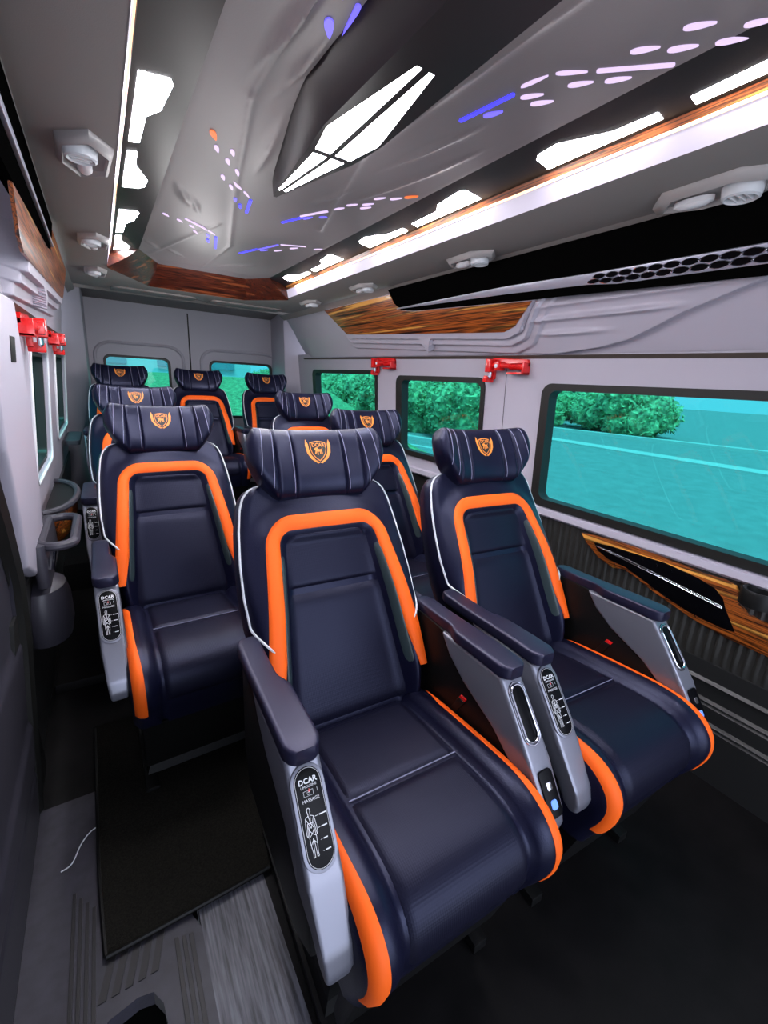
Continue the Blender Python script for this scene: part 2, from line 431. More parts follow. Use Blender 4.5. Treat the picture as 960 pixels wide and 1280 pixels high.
def bulk_point(side, y, z, off):
    X = bulk(side); x = X(z)
    return Vector((x-off*.9 if side > 0 else x+off*.97, y, z+(-off*.43 if side > 0 else -off*.22)))
def make_bulk(side):
    y0, y1 = (-.9, 4.05) if side > 0 else (.3, 4.05)
    def f(u, v):
        y = lerp(y0, y1, u); z = lerp(1.49, 1.836, v)
        z2 = z+.012*(y-1.0)*(1-v)
        e = emboss(y, z2)
        if side < 0:
            q = sm(0,.03, max(-(y-1.62), 0) if z2 < 1.69 else max(-(y-(1.62-2.2*(z2-1.69))), 0))
            e = e*(1-q)-q*.05
        e -= .05*sm(3.75, 4.05, y)*(1-v)
        return bulk_point(side, y, z2, e)
    mb = MB(); mb.grid(f, 760, 140)
    X = bulk(side)
    sgn = 1 if side > 0 else -1
    # closing strip up to the ceiling and the underside back to the wall
    top = lambda y: bulk_point(side, y, 1.836, emboss(y, 1.836))
    cl = MB(); cl.grid(lambda u, v: (lerp(X(1.836)-sgn*.0, X(1.836)-sgn*.045, v), lerp(y0, y1, u), lerp(1.832, 1.864, v)), 40, 2)
    struct(cl.build('ceiling_edge', CEILM, recenter=False))
    o = struct(mb.build('trim_4' if side > 0 else 'trim_5', TRIM, recenter=False))
    wx = (lambda z: RX(z)) if side > 0 else (lambda z: -.25+.09*(z-.85))
    mb = MB(); mb.grid(lambda u, v: (lerp(X(1.49)+sgn*.004, wx(1.46)+sgn*.02, v), lerp(y0, y1, u), lerp(1.492+.012*(lerp(y0,y1,u)-1), 1.462+.012*(lerp(y0,y1,u)-1), v)), 20, 2)
    struct(mb.build('trim_6' if side > 0 else 'trim_7', GAPB, recenter=False))
make_bulk(1); make_bulk(-1)
def bprism(mb, side, poly, o0, o1, bev=0, mi=0):
    return mb.prism(poly, lambda y, z, t: bulk_point(side, y, z, lerp(o0, o1, t)), bev, mi)
def overhead(side, lab_w, lab_s):
    mb = MB(); bprism(mb, side, WOODP, .028, .037, .002)
    tag(mb.build('wood_inlay', WOOD), lab_w, 'wood panel')
    yf = -.75 if side > 0 else .35
    st = thing('light_bar', lab_s, 'trim bar', tuple(bulk_point(side, 1.0, 1.75, 0)))
    blk = [(2.254,1.835),(2.238,1.789),(2.19,1.754),(2.08,1.739),(1.30,1.706),(1.18,1.703),(.546,1.680),(yf,1.64),(yf,1.856),(2.262,1.856)]
    mb = MB(); bprism(mb, side, blk, .010, .036, .002); sub(st, mb.build('backing', MATTEB, recenter=False))
    bar = [(2.22,1.767),(1.4,1.768),(1.04,1.758),(.55,1.752),(yf,1.735),(yf,1.672),(.55,1.708),(.94,1.716),(1.046,1.727),(1.4,1.741),(2.22,1.762)]
    if side < 0: bar = [(2.22,1.775),(1.2,1.780),(yf,1.782),(yf,1.764),(1.2,1.764),(2.22,1.768)]
    mb = MB(); bprism(mb, side, bar, .030, .045, .003); sub(st, mb.build('bar', ALU, recenter=False))
    mb = MB()
    def pos(y, f): return (y, lerp(interp([(yf,1.675),(.55,1.711),(.94,1.719),(1.046,1.73)], y), interp([(yf,1.732),(.55,1.749),(1.04,1.755)], y), f))
    y = 1.02 if side > 0 else -9; k = 0
    while y > yf+.03:
        wv = .044*(1+min(.5,(1.02-y)*.4))
        for row, fz in ((0,.27),(1,.73)):
            yy = y-(wv if row else 0)*.5*0-(wv*.5 if (row) else 0)
            a, b_ = pos(yy+wv*.56, fz-.05), pos(yy-wv*.56, fz+.05)
            t_, bt = pos(yy, fz+.23), pos(yy, fz-.23)
            lens = []
            for kk in range(16):
                th = 2*PI*kk/16; cc, ss = math.cos(th), math.sin(th)
                lens.append(((a[0]+b_[0])/2+(a[0]-b_[0])/2*math.copysign(abs(cc)**1.0, cc), (t_[1]+bt[1])/2+((t_[1]-bt[1])/2)*math.copysign(abs(ss)**1.7, ss)))
            bprism(mb, side, lens, .042, .0456, 0)
            mb.tube([bulk_point(side, q[0], q[1], .0464) for q in lens], .0014, 5, mi=1, closed=True)
        y -= wv; k += 1
    if side > 0: sub(st, mb.build('diamond_lattice', [GLOSSB, CHROME], recenter=False, smooth=False))
overhead(1, 'zebra wood inlay above the hammers on the window side', 'black strip with silver diamond pattern bar above the large window')
overhead(-1, 'zebra wood inlay above the sliding door pillar', 'black strip with silver bar above the sliding door')

# ------------------------------------------------------------------ ceiling and tray
def rear_z(y): return 1.86+.07*sm(3.7, 4.3, y)
mb = MB()
XL, XR = -.115, 1.45
mb.grid(lambda u, v: (lerp(1.14, XR, v), lerp(-1.2, 3.36, u), 1.86-.004*math.sin(v*PI)), 20, 6)
mb.grid(lambda u, v: (lerp(XL, .10, v), lerp(-1.2, 3.36, u), 1.86-.004*math.sin(v*PI)), 20, 6)
mb.grid(lambda u, v: (lerp(-.2, 1.75, v), lerp(3.36, 4.8, u), rear_z(lerp(3.36, 4.8, u))), 24, 10)
# triangular pieces next to the tray's cut rear corners
mb.face([(.10,3.36,1.86),(.10,2.95,1.86),(.33,3.36,1.86)]); mb.face([(1.14,3.36,1.86),(.92,3.36,1.86),(1.14,3.08,1.86)])
ceil = struct(mb.build('ceiling', CEILM, recenter=False))
mb = MB(); mb.box(-.35, 1.85, -1.2, 4.85, 2.04, 2.08); struct(mb.build('roof', BLACKP, smooth=False))
# tray: contour rings that follow the cut-corner outline (offset inwards)
def outline(off):
    a = off*.45
    return [(.10+off,-1.1),(.10+off,2.95-a),(.33+a*.6,3.35-off*1.25),(.92-a*.6,3.35-off*1.25),(1.14-off,3.08-a),(1.14-off,-1.1)]
LEV = [(0,1.858),(.012,1.905),(.022,1.926),(.15,1.946)]
def band(name, i, m_, sides=True, rear=True, mi=0):
    (o0, z0), (o1, z1) = LEV[i], LEV[i+1]
    A, B = outline(o0), outline(o1)
    mb = MB()
    rng = range(5) if (sides and rear) else ([0, 4] if sides else [1, 2, 3])
    for k in rng:
        p, q, r, s_ = A[k], A[k+1], B[k+1], B[k]
        mb.grid(lambda u, v: Vector(((lerp(lerp(p[0],q[0],u), lerp(s_[0],r[0],u), v)), lerp(lerp(p[1],q[1],u), lerp(s_[1],r[1],u), v), lerp(z0,z1,v))), 12, 3)
    return mb.build(name, m_, recenter=False)
cs = band('cove_light', 0, STRIPL, True, False); tag(cs, 'white light strip running along both long edges of the ceiling tray', 'light strip')
mb = MB()
for x, dx in ((.112,.0035),(1.128,-.0035)):
    mb.box(min(x,x+dx), max(x,x+dx), -1.1, 2.92, 1.903, 1.909)
tag(mb.build('cove_glow_line', STRIPW, recenter=False), 'thin warm glowing line above the white cove strip', 'light strip')
struct(band('trim_8', 1, WOODE, True, False))
struct(band('trim_9', 2, DARKG, True, False))
# rear wood band of the tray
A, B = outline(0), outline(.15)
mb = MB()
for k in (1, 2, 3):
    p, q, r, s_ = A[k], A[k+1], B[k+1], B[k]
    def fw(u, v, p=p, q=q, r=r, s_=s_):
        x = lerp(lerp(p[0],q[0],u), lerp(s_[0],r[0],u), v); y = lerp(lerp(p[1],q[1],u), lerp(s_[1],r[1],u), v)
        z = lerp(1.845, 1.948, v**.8)-.012*math.sin(v*PI)
        return (x, y, z)
    mb.grid(fw, 16, 10)
    mb.grid(lambda u, v, p=p, q=q: (lerp(p[0],q[0],u), lerp(p[1],q[1],u)+.002, lerp(1.845,1.868,v)), 8, 1)
def side_z(o):
    return interp(LEV, o)
for k in (1, 4):
    a0, b0 = A[k], B[k]
    mb.grid(lambda u, v, a0=a0, b0=b0: (lerp(a0[0],b0[0],u), lerp(a0[1],b0[1],u)+.001, lerp(lerp(1.845,1.948,u**.8)-.012*math.sin(u*PI), side_z(.15*u), v)), 30, 1)
tag(mb.build('tray_end_panel', WOODD, recenter=False), 'dark glossy wood panel closing the rear end of the ceiling tray', 'wood panel')
# embossed tray skin
LEAVES = [(.36,.95,.02,.20,-.12,.012),(.42,1.05,.016,.16,-.10,.010),(.47,.86,.018,.18,-.1,.012),(.33,1.95,.02,.14,.35,.010),(.38,2.02,.016,.12,.3,.008),
          (.47,1.42,.02,.22,.1,.010),(.30,2.75,.02,.13,.5,.008),(.42,2.85,.018,.12,.6,.008),(.75,1.62,.016,.14,-.3,.006),(.82,1.15,.016,.22,-.2,.008),(.78,2.85,.02,.12,-.6,.008),
          (.90,1.25,.014,.25,-.15,.007),(.86,1.45,.012,.20,-.2,.006),(.70,2.95,.016,.14,-.5,.007)]
CREASE = [((.385,-.2),(.36,1.2)),((.36,1.2),(.46,1.75)),((.46,1.75),(.62,2.5)),((.62,2.5),(.60,3.1)),((.74,.1),(.70,1.3)),((.70,1.3),(.86,1.95)),((.5,2.2),(.30,2.95))]
def tray_z(x, y):
    c = 1.946+.012*math.cos((x-.62)*PI/.74)
    for (cx, cy, wv, l, an, a) in LEAVES:
        dx, dy = x-cx, y-cy; p_ = dx*math.cos(an)-dy*math.sin(an)*1; q_ = dx*math.sin(an)+dy*math.cos(an)
        wl = wv*(1-min(1, abs(q_)/l)**2)+1e-4
        if abs(q_) < l:
            c -= a*(1-abs(q_)/l)*sm(wl*1.4, 0, abs(p_))*(1 if p_ > 0 else .55)
    for (a, b_) in CREASE:
        ex, ey = b_[0]-a[0], b_[1]-a[1]; t = min(1, max(0, ((x-a[0])*ex+(y-a[1])*ey)/(ex*ex+ey*ey)))
        s_ = ((x-a[0])*ey-(y-a[1])*ex)/math.hypot(ex, ey); d = math.hypot(x-a[0]-ex*t, y-a[1]-ey*t)
        c -= .005*math.exp(-(d/.012)**2)*(1 if s_ > 0 else .4)
    return c
mb = MB()
def trf(u, v):
    y = lerp(-1.1, 3.35-.1875, v)
    xl = interp([(-1.1,.25),(2.88,.25),(3.16,.37)], y); xr = interp([(-1.1,.99),(3.01,.99),(3.16,.88)], y)
    x = lerp(xl, xr, u); e = min(1, min(u, 1-u)/.03, (1-v)/.02)
    return (x, y, lerp(1.946, tray_z(x, y), e))
mb.grid(trf, 110, 300)
struct(mb.build('trim_10', TRAYM, recenter=False, angle=60))
# dark central keel with the lit four-part lamp
kt = thing('centre_lamp', 'long diamond shaped white lamp in a dark glossy keel on the ceiling', 'ceiling lamp', (.555, .9, 1.90))
KW = [(-.6,.070),(.6,.076),(.85,.082),(1.08,.088),(1.2,.074),(1.40,.044),(1.56,.020),(1.63,.006)]
R2 = []
for i in range(61):
    y = lerp(-.6, 1.63, i/60); hw = interp(KW, y); zb = 1.8845+.03*min(1,max(0,(y-1.2)/.4))
    R2.append([Vector((.560+a*hw, y, z)) for a, z in ((1.45,1.97),(1.05,zb+.016),(.86,zb),(-.86,zb),(-1.05,zb+.016),(-1.45,1.97))])
mb = MB(); mb.loft(R2); sub(kt, mb.build('keel', DARKG, recenter=False, angle=30))
for poly in ([(.538,.80),(.550,.80),(.552,1.185),(.512,1.185),(.492,1.08)], [(.566,.80),(.578,.80),(.628,1.08),(.608,1.185),(.566,1.185)],
             [(.516,1.21),(.552,1.21),(.552,1.555),(.545,1.555)], [(.566,1.21),(.602,1.21),(.571,1.555),(.564,1.555)]):
    mb = MB()
    mb.prism(poly, lambda x, y, t: (x, y, 1.8855+.03*min(1,max(0,(y-1.2)/.4))-lerp(-.003,.0010,t)))
    sub(kt, mb.build('lamp_panel', WHITEL, recenter=False))
# side lamps in the dark recess
def side_lamp(side, y0, wide_first, lab):
    L = .345 if wide_first else .30
    if wide_first: p = [(0,0),(.062,.006),(.070,.03),(.058,.15),(.030,.19),(.026,L),(0,L)]
    else: p = [(0,0),(.024,0),(.028,.10),(.070,.225),(.064,.285),(.05,L),(0,L)]
    pts = []
    for a, b_ in p:
        off = .036+a
        pts.append((.10+off if side < 0 else 1.14-off, y0+b_))
    def z(x):
        off = x-.10 if side < 0 else 1.14-x
        return lerp(1.926, 1.946, (off-.022)/.128)
    t = thing('side_lamp', lab, 'ceiling lamp', (pts[0][0], y0, 1.92), 'white lamps along the ceiling tray')
    mb = MB(); mb.prism(pts, lambda x, y, k: (x, y, z(x)-lerp(-.003,.0008,k)))
    sub(t, mb.build('diffuser', WHITEL, recenter=False))
names = ['first', 'second', 'third']
for side, sn in ((-1, 'sliding door side'), (1, 'window side')):
    for k, y0 in enumerate((.255, 1.225, 2.20)):
        for wf in (True, False):
            if side < 0 and k == 0 and wf: continue
            nm = ['nearest the camera', 'in the middle pair', 'in the rear pair'][k]
            side_lamp(side, y0+(0 if wf else .41), wf, 'white ceiling lamp on the %s %s, %s half' % (sn, nm, 'near' if wf else 'far'))
for gx, gy, ge in ((.60,.45,2.6),(.60,1.30,2.6),(.60,2.10,3.0),(.62,3.0,4.6)):  # added point fills brightening ceiling and rear wall; no fittings hang here
    pl = bpy.data.lights.new('added_fill', 'POINT'); pl.energy = ge; pl.shadow_soft_size = .10; pl.color = (1,.97,.98)
    po = bpy.data.objects.new('added_fill', pl); C.objects.link(po); po.location = (gx, gy, 1.62)
# star light clusters
def stars(lab, items):
    cx = sum(i[0][0] for i in items)/len(items); cy = sum(i[0][1] for i in items)/len(items)
    t = thing('star_light_cluster', lab, 'ceiling light', (cx, cy, 1.94), 'coloured accent lights set in the ceiling')
    for (p, q, wv, m_) in items:
        P, Q = Vector((*p, 0)), Vector((*q, 0)); d = (Q-P).normalized(); n = Vector((-d.y, d.x, 0)); pts = []
        L = (Q-P).length
        bar = L > .085
        for k in range(20):
            a = 2*PI*k/20
            if bar:
                e = P if math.cos(a) < 0 else Q
                c = e+d*math.cos(a)*wv/2.5+n*math.sin(a)*wv/2.5
            else:
                c = (P+Q)/2+d*math.cos(a)*L/2.3+n*math.sin(a)*wv/2.5*(1-.45*math.cos(a))
            pts.append((c.x, c.y))
        z0 = tray_z((P.x+Q.x)/2, (P.y+Q.y)/2)
        mb = MB(); mb.prism(pts, lambda x, y, k: (x, y, tray_z(x, y)-lerp(-.004,.0028,k))); sub(t, mb.build('light_slot', m_, recenter=False))
def drop(c, d, L): return ((c[0]-d[0]*L/2, c[1]-d[1]*L/2), (c[0]+d[0]*L/2, c[1]+d[1]*L/2))
B_, V_, P_, O_ = BLUEL, VIOL, BLUEV, ORGL
stars('blue violet accent lights at the top of the photo between centre lamp and door side', [((.442,.848),(.463,.985),.013,P_), ((.410,.895),(.432,.942),.020,P_), ((.405,.82),(.414,.85),.012,P_), ((.432,.79),(.441,.828),.012,P_)])
stars('orange tipped blue accent lights beside the tip of the centre lamp on the door side', [(*drop((.328,1.435),(.45,1),.055),.018,O_)]+[(*drop(c,(.4,1),.045),.014,V_) for c in ((.352,1.51),(.395,1.508),(.397,1.573),(.438,1.625),(.411,1.698),(.452,1.76))]+
      [((.443,1.70),(.491,1.766),.010,V_),((.495,1.768),(.531,1.82),.010,V_),((.540,1.84),(.562,1.975),.014,B_),(*drop((.524,1.924),(.3,1),.05),.016,B_),(*drop((.490,1.86),(.3,1),.045),.014,P_)])
stars('small blue accent lights nearest the dark wood end on the door side', [(*drop(c,(.6,.8),.05),.014,V_) for c in ((.301,2.203),(.36,2.251),(.416,2.304),(.444,2.376))]+[((.377,2.211),(.473,2.30),.012,V_),((.48,2.31),(.53,2.374),.012,V_),((.535,2.40),(.575,2.60),.015,B_),(*drop((.50,2.40),(.4,1),.06),.014,P_),(*drop((.518,2.49),(.3,1),.07),.016,B_)])
stars('small blue accent lights nearest the dark wood end on the window side', [((.698,2.60),(.744,2.455),.015,B_),((.750,2.46),(.800,2.30),.012,P_),((.812,2.282),(.905,2.212),.011,V_)]+[(*drop(c,(.5,-.9),.06),.014,m_) for c, m_ in (((.778,2.442),P_),((.832,2.389),V_),((.876,2.283),V_),((.966,2.197),V_))])
stars('blue to orange accent lights between centre lamp tip and window side lamps', [((.712,1.985),(.756,1.86),.015,B_),((.744,1.862),(.798,1.735),.012,V_),(*drop((.772,1.858),(.4,-.9),.06),.013,P_),(*drop((.812,1.80),(.4,-.9),.05),.012,P_)]+[(*drop(c,(.5,-.85),.055),.013,V_) for c in ((.821,1.68),(.841,1.615),(.889,1.60),(.88,1.567),(.885,1.495),(.926,1.455))]+[(*drop((.955,1.405),(.5,-.85),.06),.016,O_)])
stars('largest violet and blue accent lights above the large side window', [((.800,.985),(.822,.845),.013,B_),(*drop((.838,.918),(.42,-.9),.055),.018,P_),((.815,.822),(.832,.755),.011,V_),((.834,.750),(.882,.700),.011,V_),((.893,.688),(.978,.592),.012,V_)]+
      [(*drop(c,(.55,-.8),.058),.015,V_) for c in ((.855,.82),(.888,.82),(.898,.732),(.941,.677),(.906,.606),(.951,.562),(.922,.523),(.994,.502))]+[(*drop((.985,.46),(.5,-.85),.05),.014,V_)])

# air vents
def vent_proto():
    t = thing('air_vent', '', 'air vent', (0,0,0), 'overhead air vents')
    hexp = [(-.008,-.140),(.060,-.082),(.064,.062),(.018,.146),(-.052,.090),(-.060,-.062)]
    mb = MB()
    rings = []
    for s_, z in ((1.0,.002),(1.0,-.005),(.92,-.017),(.80,-.022),(.77,-.019),(.74,-.011)):
        rings.append([Vector((a*s_, b_*s_, z)) for a, b_ in hexp])
    mb.loft(rings); mb.build('bezel', VENTM, t, angle=50)
    mb = MB(); mb.lathe([(.0,-.012),(.022,-.014),(.026,-.032),(.030,-.036),(.035,-.033),(.038,-.012)], (.012,-.045,0), n=28); mb.build('nozzle_ring', PIPE, t)
    mb = MB(); mb.lathe([(.0,-.023),(.0255,-.023),(.024,-.017),(0,-.017)], (.012,-.045,0), n=24); mb.build('nozzle_throat', BLACKP, t)
    mb = MB()
    for k in (-1, 0, 1):
        mb.box(.012-(.024 if k == 0 else .019), .012+(.024 if k == 0 else .019), -.045+k*.014-.002, -.045+k*.014+.002, -.0345, -.020, .0008)
    mb.build('louvre', WHITEP, t)
    mb = MB()
    mb.loft([[Vector((.004+.017*c*math.cos(a), .045+.042*c*math.sin(a), z)) for a in [2*PI*k/20 for k in range(20)]] for c, z in ((1,-.014),(1,-.024),(.7,-.029),(.2,-.031))])
    mb.build('reading_lens', WHITEP, t)
    return t
v0 = vent_proto()
VP = [(1.355,.64,1,1.15,'large air vent above the big side window, nearest the camera'),(1.345,1.52,1,1,'air vent on the window side above the black strip tip'),(1.312,2.36,1,.9,'air vent on the window side above the zebra wood inlay'),(1.305,3.10,1,.9,'air vent on the window side next to the tray rear corner'),
      (.032,1.52,-1,1,'largest air vent on the sliding door side'),(.045,2.44,-1,.95,'middle air vent of the three on the sliding door side'),(.05,3.16,-1,.9,'rearmost air vent on the sliding door side')]
for i, (x, y, s_, k, lab) in enumerate(VP):
    o = v0 if i == 0 else copy_tree(v0)
    o.location = (x, y, 1.858); o.scale = (k*s_*(1 if s_ > 0 else 1), k, k); o['label'] = lab

# ------------------------------------------------------------------ rear wall and doors
mb = MB()
def ry(z): return 4.75-.03*(z-1)
mb.holed([(-.3,0),(1.85,0),(1.85,2.03),(-.3,2.03)], [rrect(.06,.575,.92,1.445,.05), rrect(.945,1.555,.92,1.455,.05)], lambda x, z, t: (x, ry(z)+t*.05, z), .05)
struct(mb.build('wall_rear', TRIM2, smooth=False))
for i, (x0, x1, zt) in enumerate(((.06,.575,1.445),(.945,1.555,1.455))):
    mb = MB(); mb.box(x0-.01, x1+.01, ry(1.2)+.030, ry(1.2)+.036, .91, zt+.01); g = struct(mb.build('window_%d' % (i+4), GLASS, smooth=False))
    mb = MB(); mb.holed(rrect(x0-.012,x1+.012,.908,zt+.012,.055), [rrect(x0+.008,x1-.008,.93,zt-.008,.045)], lambda x, z, t: (x, ry(z)-.006+t*.04, z), .03)
    fr = mb.build('window_frame', RUBBER, smooth=False, recenter=False); sub(g, fr)
    # raised door panel moulding round the window
    xa, xb = (-.01, .70) if i == 0 else (.86, 1.63)
    path = [(xa, ry(.8)-.004, .6)]+[(x, ry(z)-.004, z) for x, z in [(xa,1.42)]+[(xa+.14-.14*math.cos(t), 1.44+.12*math.sin(t)) for t in [k*PI/16 for k in range(9)]]+[(xb-.14+.14*math.sin(t), 1.44+.12*math.cos(t)) for t in [k*PI/16 for k in range(9)]]]+[(xb, ry(.8)-.004, .6)]
    mb = MB(); mb.tube(path, .013, 8); struct(mb.build('door_%d' % (i+1), TRIM2, recenter=False))
mb = MB(); mb.box(.757,.768, ry(1.4)-.014, ry(1.4)+.01, .5, 1.96); struct(mb.build('trim_11', BLACKP, smooth=False))
# header and rear roof lamp panels
mb = MB(); mb.prism([(4.2,1.93),(4.42,1.965),(4.78,1.93),(4.78,2.03),(4.2,2.03)], lambda y, z, t: (lerp(-.2,1.8,t), y, z-.035), .01); struct(mb.build('trim_12', CEILM))
for x0, x1, lab in ((.13,.66,'long flat panel in the rear ceiling behind the dark wood end, door side'),(.76,1.30,'long flat panel in the rear ceiling behind the dark wood end, window side')):
    mb = MB(); mb.prism(rrect(x0,x1,3.62,3.86,.05), lambda x, y, t: (x, y, rear_z(y)-lerp(-.002,.010,t)), .003)
    tag(mb.build('roof_panel', CEILM), lab, 'ceiling panel')
# D pillars
mb = MB(); mb.prism([(1.53,4.28),(1.80,4.1),(1.80,4.80),(1.56,4.80)], lambda x, y, t: (x+.07*(1-t)*.6, y, lerp(0,1.97,t)), .02); struct(mb.build('trim_13', TRIM, smooth=True))
mb = MB(); mb.prism([(-.05,4.28),(-.30,4.1),(-.30,4.80),(-.04,4.80)], lambda x, y, t: (x-.05*(1-t), y, lerp(0,1.97,t)), .02); struct(mb.build('trim_14', TRIM2, smooth=True))

# ------------------------------------------------------------------ left wall, pillar and sliding door
def LX(z): return -.25+.09*(z-.85)
WIN_L = [(2.06,2.70,.90,1.385),(3.16,4.06,.93,1.405)]
mb = MB()
mb.holed([(1.25,.0),(4.75,.0),(4.75,1.53),(1.25,1.53)], [rrect(a,b_,c,d,.04) for a,b_,c,d in WIN_L], lambda y, z, t: (LX(z)-t*.06, y, z), .06)
struct(mb.build('wall_left', TRIM, smooth=False))
mb = MB(); mb.box(-.006,.006,1.3,4.7,.0,.70)
for v in mb.bm.verts: v.co.x += LX(v.co.z)+.006
struct(mb.build('wall_left_lower', LOWW, smooth=False))
for i, (a, b_, c, d) in enumerate(WIN_L):
    mb = MB(); mb.box(-.004,.004,a-.01,b_+.01,c-.01,d+.01)
    for v in mb.bm.verts: v.co.x += LX(v.co.z)-.05
    g = struct(mb.build('window_%d' % (i+6), GLASS, smooth=False))
    mb = MB(); mb.holed(rrect(a-.006,b_+.006,c-.006,d+.006,.045), [rrect(a+.012,b_-.02,c+.02,d-.015,.03)], lambda y, z, t: (LX(z)-.012-t*.04, y, z), .03)
    fr = mb.build('window_frame', RUBBER, smooth=False, recenter=False); sub(g, fr)
    mb = MB(); mb.tube([(LX(z)+.004, y, z) for y, z in rrect(a-.01,b_+.01,c-.01,d+.01,.05)], .006, 8, closed=True)
    rm = mb.build('window_rim', WHITEP, recenter=False); sub(g, rm)
# B pillar trim
mb = MB()
pp = [(1.14,1.48),(1.50,1.49),(1.60,1.35),(1.70,1.18),(1.79,.95),(1.84,.78),(1.62,.70),(1.43,.80),(1.37,.95),(1.24,1.15)]
mb.prism(pp, lambda y, z, t: (LX(z)+lerp(0,.035,t), y, z), .012, seg=3)
struct(mb.build('trim_15', TRIM))
mb = MB(); mb.prism([(1.38,1.40),(1.45,1.40),(1.45,1.34),(1.38,1.34)], lambda y, z, t: (LX(z)+lerp(.03,.037,t), y, z), .002); struct(mb.build('trim_16', BLACKP))
# sliding door
dl = MB()
def door_x(y, z):
    k = .0
    zc = .62+.25*(1.3-y)*.4
    k += .012*sm(zc+.02, zc-.02, z)+.010*sm(.36,.33,z)
    k -= .006*math.exp(-((z-.20-.10*(1.2-y))/.008)**2)
    return LX(z)+.004+k
YE = [(0,1.40),(.6,1.40),(.8,1.355),(.98,1.24),(1.15,1.10),(1.5,.93)]
def ye(z): return interp(YE, z)
dl.grid(lambda u, v: (door_x(lerp(-.9,ye(lerp(0,.955,v))-.02,u), lerp(.0,.955,v)), lerp(-.9,ye(lerp(0,.955,v))-.02,u), lerp(.0,.955,v)), 60, 90)
dl.grid(lambda u, v: (lerp(LX(lerp(.0,.955,v))+.012, LX(.5)-.06, u), ye(lerp(0,.955,v))-.02, lerp(0,.955,v)), 2, 12)
struct(dl.build('door_3', DOORM, recenter=False))
mb = MB(); mb.prism([(-.9,.955),(1.23,.955),(1.08,1.15),(.91,1.5),(-.9,1.5)], lambda y, z, t: (LX(z)+lerp(-.05,.012,t), y, z), .008); struct(mb.build('trim_17', TRIM))
mb = MB(); mb.tube([(LX(z)+.006, ye(z)+.01, z) for z in [i*.1 for i in range(0, 16)]], .028, 8); struct(mb.build('trim_18', RUBBER))
mb = MB(); mb.box(-.36,-.30,-1.2,1.6,-.2,1.9); struct(mb.build('wall_left_outer', BLACKP, smooth=False))
# grey pull handle and latch housing on the pillar side
hd = thing('grab_handle', 'dark grey loop handle low on the door pillar', 'handle', (-.2, 1.78, .70))
mb = MB(); loop = rrect(-.215,-.125,1.62,1.96,.045); mb.tube([(x, y, .79) for x, y in loop], .015, 10, closed=True); sub(hd, mb.build('loop', SILLM, recenter=False))
mb = MB(); mb.prism(rrect(-.235,-.20,1.60,1.97,.015), lambda x, y, t: (x, y, lerp(.66,.80,t)), .008); sub(hd, mb.build('mount', DOORM, recenter=False))
mb = MB(); mb.tube([(-.18,1.66,.79),(-.195,1.63,.71)], .009, 8); sub(hd, mb.build('stay', CHROME, recenter=False))
mb = MB(); mb.loft([[Vector((-.24+a*math.cos(t), 1.72+b_*math.sin(t), z)) for t in [k*2*PI/24 for k in range(24)]] for a, b_, z in ((.03,.06,.42),(.066,.10,.44),(.078,.115,.50),(.078,.115,.585),(.068,.10,.63),(.035,.06,.65))])
tag(mb.build('latch_housing', DOORM), 'rounded dark grey latch housing below the loop handle', 'latch cover')
wc = thing('armrest_console', 'zebra wood side console with grey rim beside the sliding door pillar', 'console', (-.2, 2.3, .6))
mb = MB(); mb.loft([[Vector((-.235+a*max(0,math.cos(t)) , 2.28+b_*math.sin(t), z)) for t in [lerp(-PI/2,PI/2,k/16) for k in range(17)]] for a, b_, z in ((.03,.18,.62),(.072,.23,.665),(.094,.27,.735),(.097,.28,.792))])
sub(wc, mb.build('wood_body', WOOD, recenter=False))
mb = MB(); mb.tube([(-.235+.100*max(0,math.cos(t)), 2.28+.285*math.sin(t), .800) for t in [lerp(-PI/2,PI/2,k/16) for k in range(17)]], .013, 8); sub(wc, mb.build('rim', SILLM, recenter=False))
mb = MB(); mb.prism([(-.235+.092*max(0,math.cos(t)), 2.28+.27*math.sin(t)) for t in [lerp(-PI/2,PI/2,k/16) for k in range(17)]], lambda x, y, t: (x, y, lerp(.785,.794,t))); sub(wc, mb.build('tray', BLACKP, recenter=False))
mb = MB(); mb.prism(rrect(-.235,-.15,3.45,3.95,.03), lambda x, y, t: (x, y, lerp(.845,.875,t)), .008)
tag(mb.build('side_shelf', SILLM), 'small grey shelf under the rearmost door side window', 'shelf')

